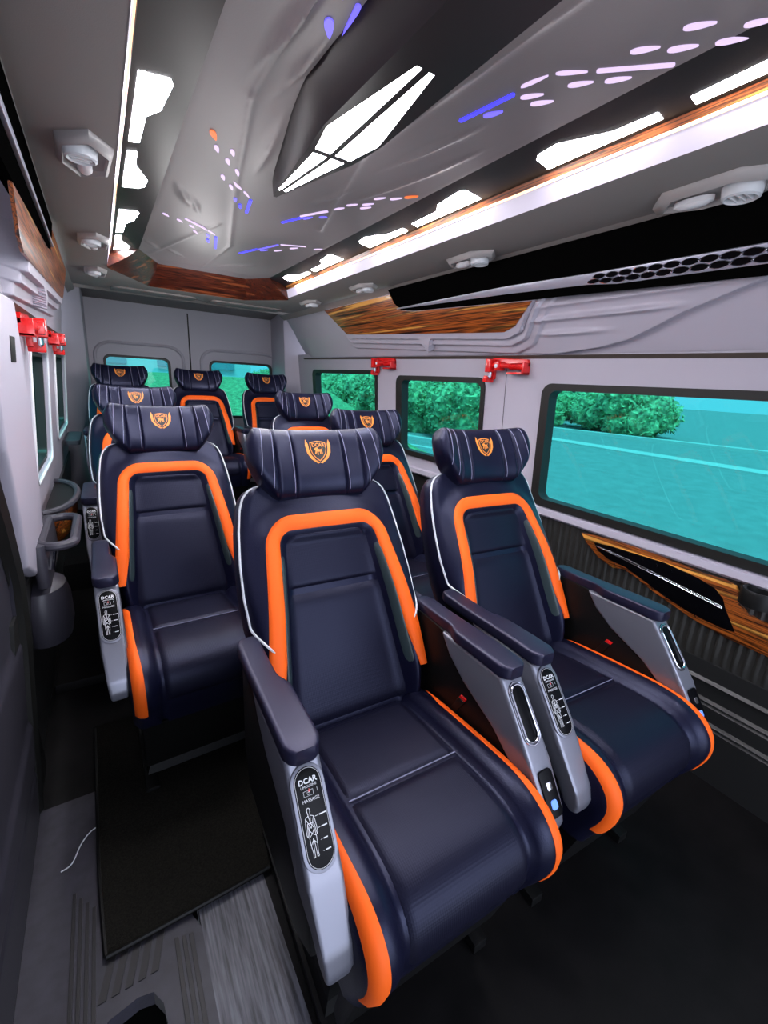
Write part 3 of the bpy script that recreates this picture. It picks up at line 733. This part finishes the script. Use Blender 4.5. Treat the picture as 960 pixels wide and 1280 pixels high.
# ------------------------------------------------------------------ hammers
def hammer(side, y, z, lab):
    sgn = -1 if side > 0 else 1
    xb = RX(z) if side > 0 else LX(z)+.002
    t = thing('emergency_hammer', lab, 'hammer', (xb, y, z-.05), 'red emergency hammers')
    P = lambda d, yy, zz: (xb+sgn*d*1.5, y+yy, z+zz)
    def pr(mb, poly, d0, d1, bev=.002, mi=0): mb.prism(poly, lambda a, b_, k: P(lerp(d0, d1, k), a, b_), bev, mi)
    mb = MB(); pr(mb, [(.115,.042),(.10,.055),(-.11,.045),(-.118,.03),(-.118,.012),(.085,.012),(.085,-.045),(.118,-.050)], 0, .012)
    pr(mb, [(-.118,-.022),(-.02,-.022),(-.02,-.012),(-.118,-.012)], 0, .03); pr(mb, [(-.118,.03),(-.106,.03),(-.106,-.022),(-.118,-.022)], 0, .03)
    pr(mb, [(.095,-.03),(.118,-.03),(.125,-.058),(.10,-.062)], 0, .034)
    sub(t, mb.build('bracket', REDP, recenter=False))
    mb = MB(); mb.tube([P(.026, .08, .018), P(.026, .03, .018), P(.026,-.04,.014), P(.026,-.11,.012)], [.012,.013,.011,.013], 12)
    for k in range(7):
        mb.tube([P(.026,-.035-.011*k,.013), P(.026,-.039-.011*k,.013)], .0145, 12)
    pr(mb, [(.108,.050),(.072,.046),(.070,-.012),(.104,-.016)], .010, .042, .005)
    pr(mb, [(.05,.036),(.02,.034),(.02,-.006),(.05,-.008)], .010, .040, .004)
    sub(t, mb.build('hammer_body', REDP, recenter=False))
    mb = MB(); mb.tube([P(.026,.090,-.014), P(.026,.092,-.036), P(.026,.093,-.044)], [.010,.010,.003], 14); sub(t, mb.build('hammer_tip', CHROME, recenter=False))
    mb = MB(); mb.lathe([(0,.0),(.009,0),(.009,.003),(0,.003)], P(.041,.036,.014), 'x', 16); sub(t, mb.build('seal', WHITEP, recenter=False))
hammer(1, 1.515, 1.435, 'red emergency hammer on the pillar beside the large side window')
hammer(1, 2.61, 1.455, 'red emergency hammer between the two smaller side windows')
hammer(-1, 1.88, 1.440, 'red emergency hammer on the sliding door pillar, nearer the camera')
hammer(-1, 2.95, 1.455, 'red emergency hammer between the two windows on the sliding door side')

# ------------------------------------------------------------------ floor
mb = MB(); mb.box(.24, 1.85, -1.2, 4.8, -.06, 0); mb.box(-.45,.24, 1.40, 4.8, -.06, 0); mb.box(-.45,.068,.80,1.41,-.08,-.042); struct(mb.build('floor', FLOORM, smooth=False))
mb = MB(); mb.box(.07,.24,-1.2,1.40,-.06,0.0); struct(mb.build('floor_vinyl', VINYL, smooth=False))
mb = MB(); mb.box(-.30, 1.76, 2.95, 4.74, .0,.215,.01); struct(mb.build('floor_step', FLOORM))
mb = MB(); mb.box(-.30, 1.76, 2.0, 2.96, .0,.045,.01); struct(mb.build('floor_ramp', FLOORM))
# entry sill with ribs and the dark step well
pit = [(-.146,-1.0),(-.016,-1.0),(-.020,.66),(-.028,.735),(-.045,.765),(-.075,.772),(-.13,.762),(-.146,.74)]
sl = thing('entry_sill', 'dark grey ribbed entry step plate beside the sliding door', 'step plate', (-.08, .6, 0))
mb = MB(); mb.holed([(-.34,-1.1),(.068,-1.1),(.070,.84),(.055,.875),(.055,1.40),(-.34,1.40)], [pit], lambda x, y, t: (x, y, lerp(.003,-.04,t)), .04); sub(sl, mb.build('plate', SILLM, smooth=False, recenter=False))
mb = MB()
for k in range(4): mb.box(-.205+k*.0145, -.197+k*.0145, -.6, 1.08-.02*k, .002,.006,.001)
for k in range(3): mb.box(.008+k*.016, .018+k*.016, -.6, .845-.004*k, .002,.006,.001)
for k in range(5):
    x = -.135+k*.026; mb.prism([(x-.016,.80),(x+.0,.80),(x+.028,.90),(x+.012,.90)], lambda a, b_, t: (a, b_, lerp(.002,.006,t)))
sub(sl, mb.build('tread_ribs', SILLD, smooth=False, recenter=False))
mb = MB(); mb.box(-.30,.07,-1.1,1.55,-.34,-.30); struct(mb.build('floor_well', BLACKP, smooth=False))
mb = MB()
mp_ = [(-.135,.875),(.262,.878),(.30,1.20),(.33,1.50),(.33,1.70),(-.16,1.70),(-.152,1.35),(-.147,1.1)]
mb.prism(mp_, lambda x, y, t: (x, y, lerp(.006,.020,t)), .006)
mt = mb.build('floor_mat', MATM); tag(mt, 'dark brown carpet mat lying in the aisle in front of the left seats', 'floor mat')
mb = MB(); mb.tube([tuple(p) for p in smooth_path([(mp_[0][0]+.003,mp_[0][1]+.003,.018),(.10,.878,.018),(.258,.881,.018)],4)], .005, 6); mb.tube([tuple(p) for p in smooth_path([(-.133,.88,.018),(-.145,1.1,.018),(-.150,1.35,.018),(-.157,1.69,.018)],4)], .005, 6)
e = mb.build('stitched_edge', BLACKP, recenter=False); sub(mt, e)
mb = MB(); mb.tube(smooth_path([(-.235,1.16,.006),(-.21,1.17,.007),(-.19,1.22,.007),(-.165,1.25,.008),(-.135,1.255,.010)], 5), .0018, 6)
tag(mb.build('thin_wire', PIPE), 'thin pale wire running from the door to the carpet mat', 'wire')

# ------------------------------------------------------------------ captain seat
TILT = math.radians(26)
def bk(u, h, d):    # backrest frame -> seat frame (d = forward)
    y = h*math.sin(TILT)-d*math.cos(TILT); z = .47+h*math.cos(TILT)+d*math.sin(TILT)
    return Vector((u, y, z))
WH = [(-.04,.175),(.0,.188),(.10,.210),(.20,.228),(.30,.244),(.38,.248),(.46,.245),(.54,.237),(.60,.227),(.630,.216),(.650,.198),(.662,.165),(.668,.11)]
def whalf(h): return interp(WH, h)
def a_h(h): return .2-.12*(h-.13)
def arch_d(u, h):
    U = abs(u)*.17/a_h(h); r = .058
    qx, qy = U-(.17-r), h-(.550-r)
    return math.hypot(max(qx,0), max(qy,0))+min(max(qx,qy),0)-r
def front(u, h):
    d = arch_d(u, h); A = lerp(.062,.020, sm(.30,.60,h))
    k = A*(1-sm(-.012,-.058,d)) if d < 0 else A*(1-.55*sm(.01,.075,d))
    k += .012*math.cos(min(1,abs(u)/.14)*PI/2)*sm(.03,.2,h)*0.6
    k += .018*sm(.62,.45,h)*0
    return k+.012
def smooth_edge(u, h):
    e = (whalf(h)-abs(u))/.03
    return -.04*(1-min(1,e))**2 if e < 1 else 0
def seat():
    root = thing('captain_seat', '', 'seat', (0,0,0), 'captain seats')
    # --- backrest body
    hs = [-.04+.012*i for i in range(57)]+[.650,.660,.668]
    hs = sorted(set(h for h in hs if h <= .668)); rings = []
    NF = 64
    for h in hs:
        wv = whalf(h); r = []
        for i in range(NF+1):
            s = -1+2*i/NF; u = wv*math.sin(s*PI/2)*.25+wv*s*.75
            r.append(bk(u, h, front(u, h)+smooth_edge(u, h)))
        top = sm(.668,.60,h)
        for s in (1.0,.98,.9,.6,0,-.6,-.9,-.98,-1.0):
            dd = -.03 if abs(s) == 1 else (-.06 if abs(s) > .95 else (-.085 if abs(s) > .8 else -.10))
            r.append(bk(wv*s*.985, h, lerp(-.04, dd, top)))
        rings.append(r)
    mb = MB(); mb.loft(rings); mb.build('backrest', LEATHER, root, angle=70)
    # --- centre panels (two puffed pieces with a seam between)
    def panel(h0, h1):
        m = MB()
        def f(a, b_):
            h = lerp(h0, h1, b_); hw = a_h(h)*.79-.004; u = lerp(-hw, hw, a)
            if h > .49: # rounded upper corners
                t = (h-.49)/.03; hw2 = hw-.022*max(0,t)**2; u = lerp(-hw2, hw2, a)
            ea = min(a, 1-a)/.07; eb = min(b_, 1-b_)/.09; e = min(1, ea)*(2-min(1,ea))*min(1, eb)*(2-min(1,eb))
            return bk(u, h, front(u, h)-.003+.011*e)
        m.grid(f, 24, 22); m.build('back_panel', PERF, root, angle=80)
    panel(.378,.520); panel(.03,.370)
    for s in (-1, 1):   # smooth side gussets between panel and orange band
        m = MB()
        def f(a, b_):
            h = lerp(.09,.49,b_); hi = a_h(h)*.795; ho = a_h(h)*.90; u = lerp(hi, ho, a)*s
            return bk(u, h, front(u, h)-.003+.009*math.sin(a*PI)**.5*sm(0,.25,b_)*sm(1,.85,b_))
        m.grid(f, 8, 30); m.build('side_gusset', INSERT, root, angle=80)
    # --- orange arch band
    pts = []
    h0 = .115; r = .058; U0 = .17
    for i in range(40): pts.append((-U0, lerp(h0,.550-r,i/39)))
    for i in range(1, 12): t = PI-PI/2*i/12; pts.append((-(U0-r)+r*math.cos(t), .550-r+r*math.sin(t)))
    for i in range(21): pts.append((lerp(-(U0-r),U0-r,i/20), .550))
    for i in range(1, 12): t = PI/2-PI/2*i/12; pts.append(((U0-r)+r*math.cos(t), .550-r+r*math.sin(t)))
    for i in range(40): pts.append((U0, lerp(.550-r,h0,i/39)))
    m = MB(); n = len(pts); rings = []
    for i, p in enumerate(pts):
        d = Vector(pts[min(i+1,n-1)])-Vector(pts[max(i-1,0)]); d.normalize(); nn = Vector((-d.y, d.x))
        end = min(i, n-1-i)/12; hwid = .020*(.45+.55*min(1,end)) if end < 1 else .020
        row = []
        for c, lift in ((-1,-.006),(-1,.001),(-.6,.004),(0,.0055),(.6,.004),(1,.001),(1,-.006)):
            U, h = p[0]+nn.x*hwid*c, p[1]+nn.y*hwid*c
            u = U*a_h(h)/.17
            row.append(bk(u, h, front(u, h)+lift))
        rings.append(row)
    m.loft(rings); m.build('orange_band', ORANGE, root, angle=60)
    # --- piping along both sides and over the shoulders
    for s in (-1, 1):
        path = []
        for i in range(46):
            h = lerp(.245,.655,i/45); wv = whalf(h)-.010
            if i < 7: wv -= .030*(1-i/7)**1.5
            path.append(bk(wv*s, h, front(wv*s, h)+smooth_edge(wv, h)+.002))
        for u in (.13,.10,.06): path.append(bk(u*s, .664+.002*(.13-u), .0))
        m = MB(); m.tube(path, .0032, 6); m.build('piping', PIPE, root)
    # --- headrest
    HW = .193; hc, HH, TT = .722, .086, .052
    def hp(u):
        a = abs(u); zb = .612+.105*((a-.118)/.075)**1.3*.82 if a > .118 else .612; zt = .806-.006*(a/.19)**2-.020*sm(.17,.193,a)
        e = 1.0
        if a > .160: e = max(.42, math.sqrt(max(0, 1-((a-.160)/.0345)**2)))
        c, H = (zb+zt)/2, (zt-zb)/2
        H *= lerp(1,e,.72); T = TT*(1-.0*a)*e; fw = .004+.045*(a/.19)**2.2
        g = 0
        for q in (.072,.122): g += math.exp(-((a-q)/.0035)**2)
        T2 = T-.006*g
        return c, H, T, T2, fw
    def hfront(u, h):
        c, H, T, T2, fw = hp(u); q = min(1, abs((h-c)/H)); return fw+T2*(1-q**3.2)**(1/3.2)
    us = sorted(set([-HW+2*HW*i/72 for i in range(73)]+[s*(q+k*.0025) for s in (-1,1) for q in (.072,.122) for k in (-2,-1,0,1,2)]))
    rings = []
    for u in us:
        c, H, T, T2, fw = hp(u); r = []
        for k in range(40):
            t = 2*PI*k/40; ct, st = math.cos(t), math.sin(t)
            d = (T2 if ct > 0 else T*.9)*math.copysign(abs(ct)**(2/3.2), ct); hh = c+H*math.copysign(abs(st)**(2/3.2), st)
            r.append(bk(u, hh, d+fw))
        rings.append(r)
    m = MB(); m.loft(rings); hr = m.build('headrest', LEATHER, root, angle=60)
    for s in (-1, 1):
        m = MB()
        for q, dq in ((.072,.0035),(.122,.0035),(.155,0)):
            uu = [s*(q+dq+.012*(1-k/14)*(1 if q > .1 else .3)) for k in range(15)]
            m.tube([bk(u, hp(u)[0]+hp(u)[1]*lerp(-.86,.9,k/14), hfront(u, hp(u)[0]+hp(u)[1]*lerp(-.86,.9,k/14))+.0006) for k, u in enumerate(uu)], .0011, 5)
        m.build('stitching', STITCH, hr)
    # --- embroidered badge
    bz = .738
    def hb(x, y, lay): return bk(x, bz+y, hfront(x, bz+y)+.0008+lay*.0007)
    m = MB()
    sh = lambda k: [(k*a, k*b_-.002) for a, b_ in [(-.021,.021),(-.012,.0235),(0,.0255),(.012,.0235),(.021,.021),(.0215,.004),(.018,-.009),(.010,-.020),(0,-.028),(-.010,-.020),(-.018,-.009),(-.0215,.004)]]
    def fan(poly, lay, mi):
        cx = sum(p[0] for p in poly)/len(poly); cy = sum(p[1] for p in poly)/len(poly)
        for i in range(len(poly)):
            m.face([hb(cx, cy, lay), hb(*poly[i], lay), hb(*poly[(i+1) % len(poly)], lay)], mi)
    fan(sh(1.14), 0, 1); fan(sh(1.08), 1, 0); fan(sh(.97), 2, 1)
    for s in (-1, 1):   # wing-like laurel bands
        o = [(s*.0275,.016),(s*.0330,.030),(s*.0365,.013),(s*.0335,-.009),(s*.0235,-.026),(s*.0065,-.0385),(0,-.041),(0,-.0365),(s*.013,-.0270),(s*.0228,-.013),(s*.0268,.002)]
        inn = [o[0],o[10],o[9],o[8],o[7]]; ou = [o[1],o[2],o[3],o[4],o[5]]
        for i in range(4): m.face([hb(*inn[i],1), hb(*ou[i],1), hb(*ou[i+1],1), hb(*inn[i+1],1)], 0)
    for pl in text_polys('DCAR', .0150, .0004):
        m.face([hb(x*.88, y+.0125, 4) for x, y in pl], 0)
    def ell(cx, cy, a, b_, n=14): return [(cx+a*math.cos(2*PI*k/n), cy+b_*math.sin(2*PI*k/n)) for k in range(n)]
    lion = [ell(-.0055,.0005,.0050,.0058), [(-.0125,.0020),(-.0095,.0050),(-.006,.0048),(-.006,-.0015),(-.0095,-.0030),(-.0125,-.0010)],
            [(-.006,-.001),(-.004,.0020),(.003,.0005),(.0075,.0010),(.0088,-.0015),(.0080,-.0050),(.003,-.0058),(-.004,-.0062)],
            [(-.0090,-.0035),(-.0060,-.0050),(-.0088,-.0125),(-.0125,-.0125)], [(-.0050,-.0055),(-.0022,-.0058),(-.0022,-.0150),(-.0052,-.0150)],
            [(.0030,-.0050),(.0058,-.0050),(.0052,-.0130),(.0022,-.0130)], [(.0062,-.0045),(.0085,-.0030),(.0105,-.0115),(.0080,-.0118)],
            [(.0078,.0005),(.0092,.0002),(.0118,.0045),(.0104,.0052)]]
    for lp in lion: fan(lp, 4, 0)
    bmesh.ops.remove_doubles(m.bm, verts=m.bm.verts[:], dist=1e-6)
    m.build('badge', [BADGEO, BADGEB], hr, smooth=False)['label'] = 'orange shield badge with lion and lettering'
    # --- cushion
    PR = [(.03,.475),(.0,.497),(-.05,.510),(-.12,.522),(-.24,.537),(-.34,.547),(-.40,.546),(-.44,.532),(-.466,.505),(-.474,.470),(-.468,.42),(-.452,.37),(-.44,.335)]
    L = [0]
    for a, b_ in zip(PR, PR[1:]): L.append(L[-1]+math.hypot(b_[0]-a[0], b_[1]-a[1]))
    PS = smooth_path([(0, y, z) for y, z in PR], 8)
    SL = [0]
    for a, b_ in zip(PS, PS[1:]): SL.append(SL[-1]+(b_-a).length)
    def prof(s):
        x = s*SL[-1]
        for i in range(len(PS)-1):
            if SL[i+1] >= x:
                t = (x-SL[i])/(SL[i+1]-SL[i]); p = PS[i].lerp(PS[i+1], t); d = (PS[i+1]-PS[i]).normalized()
                return p, Vector((0, d.z, -d.y)) if False else Vector((0, -d.z*-1, d.y*-1)) if False else Vector((0, d.z, -d.y))
        d = (PS[-1]-PS[-2]).normalized(); return PS[-1], Vector((0, d.z, -d.y))
    CW = .220
    def ctop(u, s, lift=0):
        p, nrm = prof(s); a = abs(u)
        side = .026*sm(.125,.178,a)*sm(.0,.10,s)*sm(1.0,.72,s)-.026*max(0,(a-.192)/.028)**2
        side -= .010*math.exp(-((a-.142)/.006)**2)
        q = Vector((u, p.y, p.z))+Vector((0,nrm.y,nrm.z))*(side+lift)
        return q
    ns = 60; rings = []
    # orientation: make sure the profile normal points up on the top
    flip = -1 if prof(.4)[1].z < 0 else 1
    if flip < 0:
        _p = prof
        def prof(s):
            p, nn = _p(s); return p, -nn
    us = [-CW+2*CW*i/64 for i in range(65)]
    for u in us:
        r = [ctop(u, k/ns) for k in range(ns+1)]
        r += [Vector((u*.97, -.40, .335)), Vector((u*.97, -.2, .34)), Vector((u*.97, .03, .36))]
        rings.append(r)
    m = MB(); m.loft(rings); m.build('seat_cushion', LEATHER, root, angle=60)
    S_SEAM = .385; S_END = .80
    def cpanel(s0, s1):
        mm = MB()
        def f(a, b_):
            s = lerp(s0, s1, b_); hw = .137-.012*sm(.55,.8,s)*0; u = lerp(-hw, hw, a)
            ea = min(1, min(a,1-a)/.06); eb = min(1, min(b_,1-b_)/.07); e = ea*(2-ea)*eb*(2-eb)
            return ctop(u, s, -.002+.009*e)
        mm.grid(f, 24, 24); mm.build('seat_panel', PERF, root, angle=80)
    # seam at y = -.24
    best = min((abs(prof(k/400)[0].y+.245)+(9 if prof(k/400)[0].z < .5 else 0), k/400) for k in range(400))[1]
    cpanel(.07, best-.006); cpanel(best+.006, .86)
    m = MB(); m.tube([ctop(u, best, .004) for u in [-.134+.268*k/20 for k in range(21)]], .0012, 5); m.build('seam_thread', STITCH, root)
    for sgn in (-1, 1):   # orange bands along the outer edges and down the front
        mm = MB(); rr = []
        for k in range(60):
            s = lerp(.10, .90, k/59)
            o_ = .2135; wd = .023+.008*sm(.55,.75,s); 
            if k < 8: wd *= .3+.7*k/8
            row = [ctop(sgn*lerp(o_-wd, o_, c), s, l_) for c, l_ in ((0,-.006),(0,.001),(.3,.0035),(.7,.0035),(1,.002),(1.02,-.006))]
            rr.append(row)
        mm.loft(rr); mm.build('orange_band', ORANGE, root, angle=60)
    # --- leg rest, base, slider rails
    m = MB(); m.prism([(-.445,.345),(-.43,.33),(-.37,.13),(-.355,.12),(-.335,.135),(-.385,.335)], lambda y, z, t: (lerp(-.20,.20,t), y, z), .012); m.build('leg_rest', BLACKP, root)
    m = MB()
    m.loft([[Vector((sx*wx, yy, z)) for sx, yy in ((-1,-yf),(1,-yf),(1,yb),(-1,yb))] for wx, yf, yb, z in ((.20,.30,.10,.03),(.19,.29,.09,.06),(.17,.28,.06,.20),(.19,.34,.06,.335))])
    m.build('seat_base', BLACKP, root, smooth=False)
    for sgn in (-1, 1):
        m = MB(); m.box(sgn*.19-.02, sgn*.19+.02, -.36, .16, 0, .032, .004); m.build('slide_rail', BLACKP, root)
    # --- armrests
    FA, FB = (-.275,.735), (-.388,.592)   # sloping control face
    body = [(-.06,.73),FA,(-.333,.6635),FB,(-.440,.515),(-.450,.485),(-.446,.462),(-.430,.453),(-.412,.464),(-.388,.508),(-.345,.55),(-.27,.600),(-.16,.645),(-.10,.685)]
    shield = [(.07,.73),(-.10,.73),(-.17,.635),(-.29,.585),(-.37,.49),(-.38,.42),(-.30,.36),(.04,.36),(.08,.45)]
    def arm(sgn):
        ax = sgn*.243; hw = .031
        m = MB(); m.prism(body, lambda y, z, t: (ax+lerp(-hw,hw,t)*lerp(.66,1,sm(.445,.56,z)), y, z), .010, seg=4); A = m.build('armrest', SILVER, root, angle=40)
        m = MB(); m.prism(shield, lambda y, z, t: (ax+lerp(-.022,.026 if sgn>0 else .022,t), y, z), .006); m.build('side_shield', BLACKP, A)
        rings = []
        for y in [.085,.080,.06,.0,-.07,-.085,-.10,-.12,-.16,-.22,-.27,-.285,-.292]:
            e = 1 if -.275 < y < .065 else .80 if -.288 < y < .083 else .55
            wi = lerp(.018,.034,sm(-.075,-.12,y)); wo = .033
            zt, zb = .755+.012*sm(.05,-.28,y), .725+.008*sm(0,-.2,y)
            zc, zh = (zt+zb)/2, (zt-zb)/2*lerp(.7,1,e)
            r = []
            for k in range(24):
                t = 2*PI*k/24; c, s_ = math.cos(t), math.sin(t)
                xx = math.copysign(abs(c)**.32, c); zz = math.copysign(abs(s_)**.32, s_)
                inner = (xx > 0) == (sgn < 0)
                r.append(Vector((ax+xx*(wi if inner else wo)*e, y, zc+zz*zh)))
            rings.append(r)
        m = MB(); m.loft(rings); m.build('arm_pad', PADM, A, angle=50)
        # frame of the sloping face: a = across, b = down the slope from FA, c = outwards
        dv = Vector((0, FB[0]-FA[0], FB[1]-FA[1])); LL = dv.length; dv.normalize(); nv = Vector((0, dv.z, -dv.y))
        if nv.y > 0: nv = -nv
        O = Vector((ax, *FA))
        def fp(a, b_, c): return O+Vector((a,0,0))+dv*b_+nv*c
        if sgn < 0:
            m = MB(); bc, hl, hw2 = .089, .073, .0232; KB = .77; mb_ = lambda b_: (b_-.024)*KB+.016 if b_ < .09 else .0700+(b_-.09)*1.06
            def pill(g):
                n = 12; out = []
                for k in range(n+1): t = PI*k/n; out.append(((hw2+g)*math.cos(t), bc-(hl-hw2)-(hw2+g)*math.sin(t)))
                for k in range(n+1): t = PI+PI*k/n; out.append(((hw2+g)*math.cos(t), bc+(hl-hw2)-(hw2+g)*math.sin(t)))
                return out
            m.prism(pill(.0055), lambda a, b_, t: fp(a, b_, lerp(-.012,.004,t)), .002, 2)
            m.prism(pill(0), lambda a, b_, t: fp(a, b_, lerp(-.002,.0052,t)), .0008, 0)
            m.tube([fp(a, b_, .0052) for a, b_ in pill(-.0018)], .0004, 4, mi=1, closed=True)
            def put(polys, cx, cb, mi=1):
                for pl in polys: m.face([fp(cx+x, cb-y, .0056) for x, y in pl], mi)
            def line(p, q, wd=.0006, mi=1):
                m.face([fp(a, mb_(b_), .0056) for a, b_ in seg_poly(p, q, wd)], mi)
            put(text_polys('DCAR', .0115, .0003), 0, .037); put(text_polys('LIMOUSINE', .0054), 0, .0448)
            put([[(-.002,-.0026),(.002,-.0026),(.0,.0026)]], .0, .0503, 3)
            for p, q in (((-.010,.069),(.006,.069)),((.006,.069),(.006,.079)),((.006,.079),(-.010,.079)),((-.010,.079),(-.010,.069)),((.013,.068),(.0135,.076))): line(p, q, .0005)
            m.tube([fp(-.002+.0022*math.sin(t), mb_(.0742)-.0022*math.cos(t), .0056) for t in [lerp(.6,5.7,k/12) for k in range(13)]], .0003, 4, mi=1); line((-.002,.0712),(-.002,.0738))
            put(text_polys('MASSAGE', .0068), 0, .0648)
            # human figure outline
            X0, Y0 = -.008, .094
            def fig(pts, mirror=True):
                for s in ((1,-1) if mirror else (1,)):
                    q = [(X0+s*a, Y0+b_) for a, b_ in pts]
                    for i in range(len(q)-1): line(q[i], q[i+1], .00075)
            fig([(0,0),(.0022,.0012),(.0026,.004),(.0018,.0068),(.0016,.010),(.0068,.0125),(.0078,.018),(.0086,.026),(.0088,.034),(.0076,.037),(.0066,.031),(.0058,.024),(.0050,.020),(.0044,.028),(.0056,.038),(.0052,.048),(.0038,.058),(.0042,.064),(.0018,.064),(.0016,.056),(.0012,.046),(0,.040)])
            fig([(.0016,.010),(0,.020),(.0050,.020)]); fig([(0,.020),(.0044,.028),(0,.034),(.0056,.038)]); fig([(.0068,.0125),(0,.027)]); fig([(.0052,.048),(0,.042)])
            for k, (yy, wl) in enumerate(((.108,.012),(.124,.010),(.140,.007),(.155,.009))):
                line((.001+.001*k, yy), (.006, yy), .0005); line((.008, yy), (.008+wl, yy), .0016)
            m.build('control_panel', [GLOSSB, WHITEP, SILVER, REDP], A, angle=40)['label'] = 'black oval massage control panel with white print'
        else:
            m = MB(); bc, hl, hw2 = .082, .058, .0165
            def ov(g): return rrect(-hw2-g, hw2+g, bc-hl-g, bc+hl+g, hw2+g-.0005, 8)
            m.tube([fp(a, b_, .003) for a, b_ in ov(.001)], .0022, 8, closed=True); m.tube([fp(a, b_, .002) for a, b_ in ov(.0065)], .0013, 6, closed=True)
            m.build('slot_ring', CHROME, A)
            m = MB(); m.prism(ov(0), lambda a, b_, t: fp(a, b_, lerp(-.008,.0015,t)), .0005); m.build('slot', GLOSSB, A)
            ol, od, on = O, dv, nv; dv = Vector((0,-.440-FB[0],.515-FB[1])).normalized(); nv = Vector((0, dv.z, -dv.y)); O = Vector((ax, *FB))
            if nv.y > 0: nv = -nv
            m = MB(); ub, ul = .058, .045
            m.prism(rrect(-.019,.019,ub-ul,ub+ul,.009), lambda a, b_, t: fp(a, b_, lerp(-.02,.004,t)), .001)
            m.prism(rrect(-.007,.007,ub-.022,ub-.006,.004), lambda a, b_, t: fp(a, b_, lerp(.002,.006,t)), .0008, 1)
            m.prism(rrect(-.008,.008,ub+.012,ub+.030,.005), lambda a, b_, t: fp(a, b_, lerp(.002,.006,t)), .0008, 2)
            m.build('socket_panel', [GLOSSB, CHROME, USBL], A)
    arm(-1); arm(1)
    # --- belt buckle beside the cushion
    m = MB(); m.prism([(-.012,0),(.012,0),(.012,.06),(-.012,.06)], lambda x, z, t: (.222+x*.5, -.13-z*.5+lerp(-.012,.012,t), .530+z), .004); bu = m.build('buckle', BLACKP, root)
    m = MB(); m.prism([(-.009,.058),(.009,.058),(.009,.070),(-.009,.070)], lambda x, z, t: (.222+x*.5, -.13-z*.5+lerp(-.011,.011,t), .530+z), .003); m.build('release_button', REDP, bu)
    return root
s0 = seat()
SEATS = [
 (.472,.81,0,-2.2,1,'captain seat nearest the camera, orange trimmed, facing the wood grain floor strip'),
 (1.066,.785,0,-3.5,1,'orange trimmed captain seat beside the large side window'),
 (.192,1.657,0,.7,1,'captain seat behind the carpet mat, its massage panel beside the sliding door'),
 (1.10,1.61,0,0,1,'captain seat partly hidden behind the two nearest seats, below the first small side window'),
 (.155,2.43,.045,0,1,'captain seat mostly hidden behind the seat at the carpet mat'),
 (1.115,2.45,.045,0,1,'captain seat by the last side window, third along the window side'),
 (.138,3.68,.215,0,.95,'rear row captain seat in the corner on the sliding door side'),
 (.69,3.68,.215,0,.95,'middle captain seat of the rear row, between the two rear door windows'),
 (1.25,3.68,.215,0,.95,'rear row captain seat in the corner on the window side'),
]
for i, (x, y, z, rz, k, lab) in enumerate(SEATS):
    o = s0 if i == 0 else copy_tree(s0)
    o.location = (x, y, z); o.rotation_euler = (0, 0, math.radians(rz)); o.scale = (k, k, k)
    o['label'] = lab; o['group'] = 'captain seats with orange trim'
